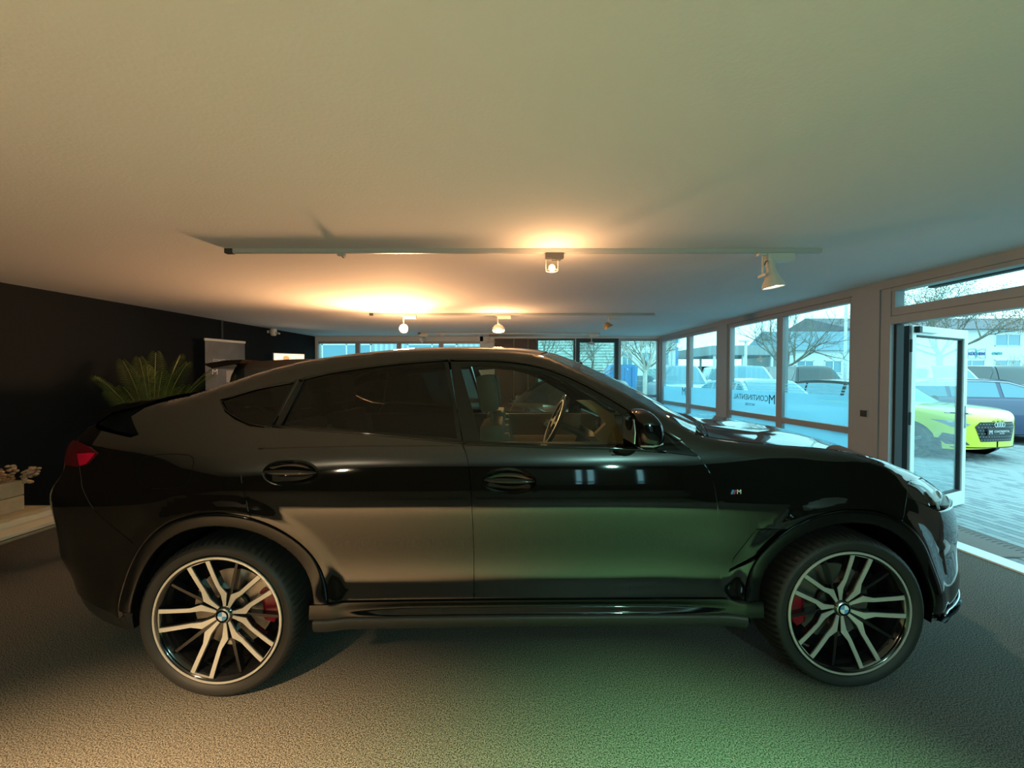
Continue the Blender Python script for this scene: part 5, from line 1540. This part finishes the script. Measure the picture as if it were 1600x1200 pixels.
# ---- trees
M_bark = mat('grey_bark', (0.16, 0.13, 0.10), 0.9, noise=(9, (.3, .7), (.26, .24, .20)))
M_bark2 = mat('pale_bark', (0.42, 0.40, 0.34), 0.9, noise=(6, (.3, .7), (.60, .60, .54)))
def tree(label, loc, h0, h, spread, seed, mb, r0=.09, depth=5, lean=.0, group=None, leafy=None, nb=6):
    t = empty('bare_tree', loc); tag(t, label, 'tree', group); rn = random.Random(seed)
    m = MB(); top_ = Vector((rn.uniform(-.1, .1), 0, h0))
    m.tube([(0, 0, -.1), (0.02, 0, h0 * .5), top_], [r0 * 1.2, r0, r0 * .85], 8); m.build('trunk', mb, t, True)
    m = MB(); lf = MB()
    def br(p, d, ln, r, dep):
        n = 3; P = [p]; rr = [r]
        q = p.copy(); dd = d.copy()
        for i in range(n):
            dd = (dd + Vector((rn.gauss(0, .13), rn.gauss(0, .13), rn.gauss(.05, .08)))).normalized(); q = q + dd * ln / n; P.append(q.copy()); rr.append(r * (1 - .55 * (i + 1) / n))
        m.tube(P, rr, 5 if dep > 2 else 3, cap=False)
        if leafy and dep < 2:
            for _ in range(3):
                c = q + Vector((rn.gauss(0, .1), rn.gauss(0, .1), rn.gauss(0, .1))); s = .035
                lf.add([c, c + Vector((s, 0, s)), c + Vector((0, s, 2 * s))], [(0, 1, 2)])
        if dep == 0: return
        k = 3 if dep > 1 else 3
        for i in range(k + 1):
            base = P[-1] if i == 0 else P[rn.choice((1, 2, 3))]
            nd = (dd + Vector((rn.gauss(0, .55), rn.gauss(0, .55), rn.gauss(.12, .35)))).normalized()
            br(base, nd, ln * rn.uniform(.55, .8), r * .5, dep - 1)
    for i in range(nb):
        a_ = 2 * PI * i / nb + rn.uniform(-.3, .3); el = rn.uniform(.55, 1.3)
        d = Vector((math.cos(a_) * spread, math.sin(a_) * spread, el)).normalized()
        br(top_ - Vector((0, 0, rn.uniform(0, .25) * h0 * .3)), d, (h - h0) * .42, r0 * .55, depth - 1)
    m.build('branches', mb, t)
    if leafy: o = lf.build('leaves', leafy, t); o['kind'] = 'stuff'
    return t
tree('bare spreading tree outside behind the window mullion left of the pillar', (12.6, 18.5, 0), 1.9, 5.4, 1.0, 2, M_bark, .11)
tree('pale barked pollard tree outside the right back window', (4.72, 14.2, 0), 1.75, 4.4, .8, 5, M_bark2, .085, 4)
tree('fine twigged tree outside the dark framed glass door', (2.7, 14.0, 0), 1.3, 3.9, .9, 9, M_bark, .06, 5)
tree('bare tree outside the left part of the back wall door', (1.0, 15.5, 0), 1.6, 4.4, .9, 13, M_bark, .06, 4)
tree('tall twiggy tree with a few brown leaves beyond the open door', (21.5, 20.0, 0), 2.6, 6.6, 1.2, 21, M_bark, .13, 5, leafy=mat('brown_leaf', (.22, .12, .06), .8))
tree('slim bare tree in front of the white building at the right', (30.5, 24.0, 0), 1.8, 3.4, .8, 31, M_bark2, .07, 3)
tree('bare tree beyond the two left panes of the window wall', (7.0, 20.5, 0), 2.0, 5.2, .9, 41, M_bark, .10, 4)
# ---- buildings
M_facw = mat('white_render', (0.75, 0.80, 0.80), 0.85); M_roofg = mat('grey_tiled_roof', (0.13, 0.13, 0.15), 0.8, noise=(1.5, (.3, .7), (.17, .16, .18)))
M_roofr = mat('brown_tiled_roof', (0.22, 0.12, 0.10), 0.85); M_blueg = mat('blue_grey_roof', (0.16, 0.26, 0.32), 0.7)
bw_ = empty('building', (38, 35, 0)); tag(bw_, 'white two-storey building with grey roof and wall lettering, far right', 'building')
m = MB(); m.box(-8, 14, 0, 10, 0, 5.7); m.build('wall', M_facw, bw_)
m = MB(); m.prism([(-.6, 5.6), (10.6, 5.6), (5, 7.3)], 23, Matrix(((0, 0, 1, -8.6), (1, 0, 0, 0), (0, 1, 0, 0), (0, 0, 0, 1)))); m.build('roof', M_roofg, bw_)
def bwin(par, x0, x1, z0, z1, y=0.0, mull=1):
    m = MB(); f = .06; m.box(x0, x1, y - .05, y + .02, z0, z0 + f); m.box(x0, x1, y - .05, y + .02, z1 - f, z1)
    for k in range(mull + 2): q = x0 + (x1 - x0 - f) * k / (mull + 1); m.box(q, q + f, y - .05, y + .02, z0, z1)
    w = m.build('window', M_facw, par); MB().box(x0 + f, x1 - f, y - .02, y + .01, z0 + f, z1 - f).build('pane', M_cgb, w)
for x0 in (-6.0, 4.35, 8.6): bwin(bw_, x0, x0 + 2.25, 4.15, 5.2)
for x0 in (-6.0, 1.2, 4.35, 8.0): bwin(bw_, x0, x0 + (2.3), .9, 2.95)
MF = Matrix(((1, 0, 0, 0), (0, 0, -1, -.03), (0, 1, 0, 0), (0, 0, 0, 1)))
M_sgn = mat('sign_blue', (.03, .10, .28), .5); M_sgt = mat('sign_teal', (.10, .35, .38), .5)
text_mesh('sign_lettering', 'KÜCHEN', .36, M_sgn, bw_, MF @ Matrix.Translation((2.75, 3.47, 0)), .02, 'CENTER', .01)
text_mesh('sign_lettering', 'GMBH', .32, M_sgt, bw_, MF @ Matrix.Translation((4.55, 3.50, 0)), .02, 'CENTER', .008)
m = MB()
def ln2(pts): m.tube([(x, -.06, z) for x, z in pts], .022, 4)
ln2([(2.65, 3.9), (1.98, 3.9), (1.98, 3.08), (2.65, 3.08), (2.65, 3.9)]); ln2([(2.72, 3.9), (2.72, 3.08)]); ln2([(2.72, 3.66), (3.05, 3.86), (3.5, 3.92), (3.5, 3.08), (3.05, 3.12), (2.72, 3.32)])
m.build('sign_frame', M_sgt, bw_)
bb = empty('building', (45, 47, 0)); tag(bb, 'distant house with brown roof seen above the open door leaf', 'building')
m = MB(); m.box(-8, 4, 0, 8, 0, 4.6); m.build('wall', M_facw, bb); m = MB(); m.prism([(-.6, 4.5), (8.6, 4.5), (4, 7.4)], 13, Matrix(((0, 0, 1, -8.5), (1, 0, 0, 0), (0, 1, 0, 0), (0, 0, 0, 1)))); m.build('roof', M_roofr, bb)
for x0 in (-6, -3, 0): bwin(bb, x0, x0 + 1.6, 2.6, 3.9)
cp = empty('carport', (15.8, 29.0, 0)); tag(cp, 'open flat-roofed carport far behind the window wall', 'carport')
m = MB(); m.bev(-1.2, 4.7, 0, 7, 3.05, 3.75, .03); m.build('roof', mat('carport_roof', (.30, .34, .35), .7), cp)
for k in range(3):
    for y in (.2, 6.8): MB().bev(-1.0 + k * 2.1, -.85 + k * 2.1, y, y + .15, 0, 3.05, .01).build('post', M_facw, cp)
m = MB(); m.box(-1.2, 4.7, 6.9, 7.0, 0, 2.4); m.build('shade_panel', mat('brown_shadow_panel', (.10, .07, .05), .9), cp)  # dark brown sheet standing in for the shade under the carport roof
bg = empty('building', (23.3, 30, 0)); tag(bg, 'long hall with blue-grey roof behind the lamp post', 'building')
m = MB(); m.box(-2.4, 5.0, 0, 6, 0, 3.5); m.build('wall', M_facw, bg)
m = MB(); m.prism([(-.3, 3.45), (6.3, 3.45), (3, 5.2)], 7.8, Matrix(((0, 0, 1, -2.6), (1, 0, 0, 0), (0, 1, 0, 0), (0, 0, 0, 1)))); m.build('roof', M_blueg, bg)
for k in range(3): bwin(bg, -1.9 + k * 2.1, -.6 + k * 2.1, 1.6, 2.7)
bf = empty('building', (10.8, 33, 0)); tag(bf, 'pale flat block beyond the leftmost panes of the window wall', 'building')
m = MB(); m.box(-2.2, 2.8, 0, 6, 0, 4.3); m.bev(-2.4, 3.0, -.2, 6.2, 4.3, 4.6, .02); m.build('wall', M_facw, bf)
for k in range(3): bwin(bf, -1.7 + k * 1.5, -.8 + k * 1.5, 2.4, 3.5)
# slatted pale green facade behind the glass door
sf = empty('building', (3.0, 23, 0)); tag(sf, 'pale green building clad in horizontal boards behind the back wall glazing', 'building')
MB().box(-3.6, 3.2, .06, 6, 0, 6).build('wall', mat('pale_green_wall', (.30, .42, .38), .9), sf)
m = MB()
for k in range(36): m.box(-3.6, 3.2, -.03, .06, k * .165, k * .165 + .135)
o = m.build('horizontal_boards', mat('pale_green_board', (.50, .62, .56), .8), sf); o['kind'] = 'stuff'
rl = empty('railing', (2.9, 17.5, 0)); tag(rl, 'thin grey metal railing outside the dark framed glass door', 'railing')
m = MB(); m.tube([(-2.5, 0, 1.75), (2.2, 0, 1.75)], .02, 6); m.build('top_rail', M_greyfr, rl)
for k in range(7): MB().tube([(-2.4 + k * .75, 0, 0), (-2.4 + k * .75, 0, 1.75)], .015, 6).build('post', M_greyfr, rl)
lw = empty('garden_wall', (3.4, 16.6, 0)); tag(lw, 'low grey block wall outside the back windows', 'wall')
M_blk = mat('grey_block', (.22, .26, .28), .9, noise=(2, (.3, .7), (.30, .34, .36)))
for j in range(7):
    for k in range(18):
        m = MB(); x = -3.6 + k * .42 + (.21 if j % 2 else 0); m.bev(x, x + .41, 0, .2, j * .22, j * .22 + .21, .006); m.build('block', M_blk, lw)
cn = empty('skip_container', (4.25, 15.6, 0)); tag(cn, 'blue metal container beside the pale tree outside the back window', 'container')
M_cb = mat('container_blue', (.08, .28, .55), .5)
m = MB(); m.prism([(-.55, 0), (.45, 0), (.6, 1.95), (-.35, 1.95), (-.7, 1.3)], .9, Matrix(((1, 0, 0, 0), (0, 0, 1, -.3), (0, 1, 0, 0), (0, 0, 0, 1)))); m.build('body', M_cb, cn)
for k in range(4): MB().bev(-.45 + k * .27, -.40 + k * .27, -.34, -.30, .1, 1.85, .006).build('rib', M_cb, cn)
# long pale building left, seen through the clerestory strip
lb_ = empty('building', (-6.5, 21, 0)); tag(lb_, 'pale ribbed hall seen over the roof of the black car through the left back windows', 'building')
MB().box(-9, 5.6, .05, 6, 0, 7).build('wall', mat('pale_blue_wall', (.52, .62, .64), .85), lb_)
m = MB()
for k in range(52): m.box(-9 + k * .28, -8.9 + k * .28, 0, .06, 0, 7)
o = m.build('ribs', mat('rib_grey', (.35, .42, .45), .8), lb_); o['kind'] = 'stuff'
for k in range(3): bwin(lb_, -8 + k * 4.5, -5.4 + k * 4.5, 2.3, 3.2)
# pylon sign, lamp posts
py = empty('pylon_sign', (8.35, 20.5, 0)); tag(py, 'slim white and blue pylon sign outside near the back corner', 'sign')
m = MB(); m.bev(-.14, .10, -.1, .1, 0, 3.2, .01); m.cur = 1; m.bev(.02, .16, -.11, .11, .2, 3.0, .005); m.bev(-.36, .14, -.12, .12, 3.2, 3.6, .01); m.build('column', [M_facw, M_cb], py)
for X, Y, H_, lb in ((18.4, 22, 7.5, 'tall white lamp post outside beside the beige pillar'), (12.9, 22, 3.4, 'short white post before the carport')):
    o = empty('lamp_post', (X, Y, 0)); tag(o, lb, 'lamp post'); MB().tube([(0, 0, 0), (0, 0, H_)], [.09, .06], 10).build('pole', M_facw, o, True)
    m = MB(); m.bev(-.35, .15, -.08, .08, H_, H_ + .08, .01); m.build('lamp_head', M_facw, o)
fn_ = empty('fence', (15.5, 25, 0)); tag(fn_, 'white horizontal bar fence outside behind the off-roaders', 'fence')
m = MB()
for z in (.9, 1.3, 1.7): MB().tube([(-6, 0, z), (14, 0, z)], .03, 6).build('rail', M_facw, fn_)
for k in range(11): MB().tube([(-6 + 2 * k, 0, 0), (-6 + 2 * k, 0, 1.8)], .035, 6).build('post', M_facw, fn_)

# repeats share a group
for o in COL.objects:
    if o.parent: continue
    n = o.name.split('.')[0]; l = o.get('label', '')
    if n == 'spotlight': o['group'] = 'spotlights on the ceiling tracks'
    elif n == 'track_rail': o['group'] = 'ceiling track rails'
    elif n == 'track_adapter': o['group'] = 'empty adapters on the tracks'
    elif n == 'bare_tree': o['group'] = 'bare trees outside the showroom'
    elif n == 'building': o['group'] = 'buildings across the yard'
    elif 'off-roader' in l: o['group'] = 'boxy off-roaders parked in a row outside'
    elif n == 'lamp_post': o['group'] = 'white posts in the yard'
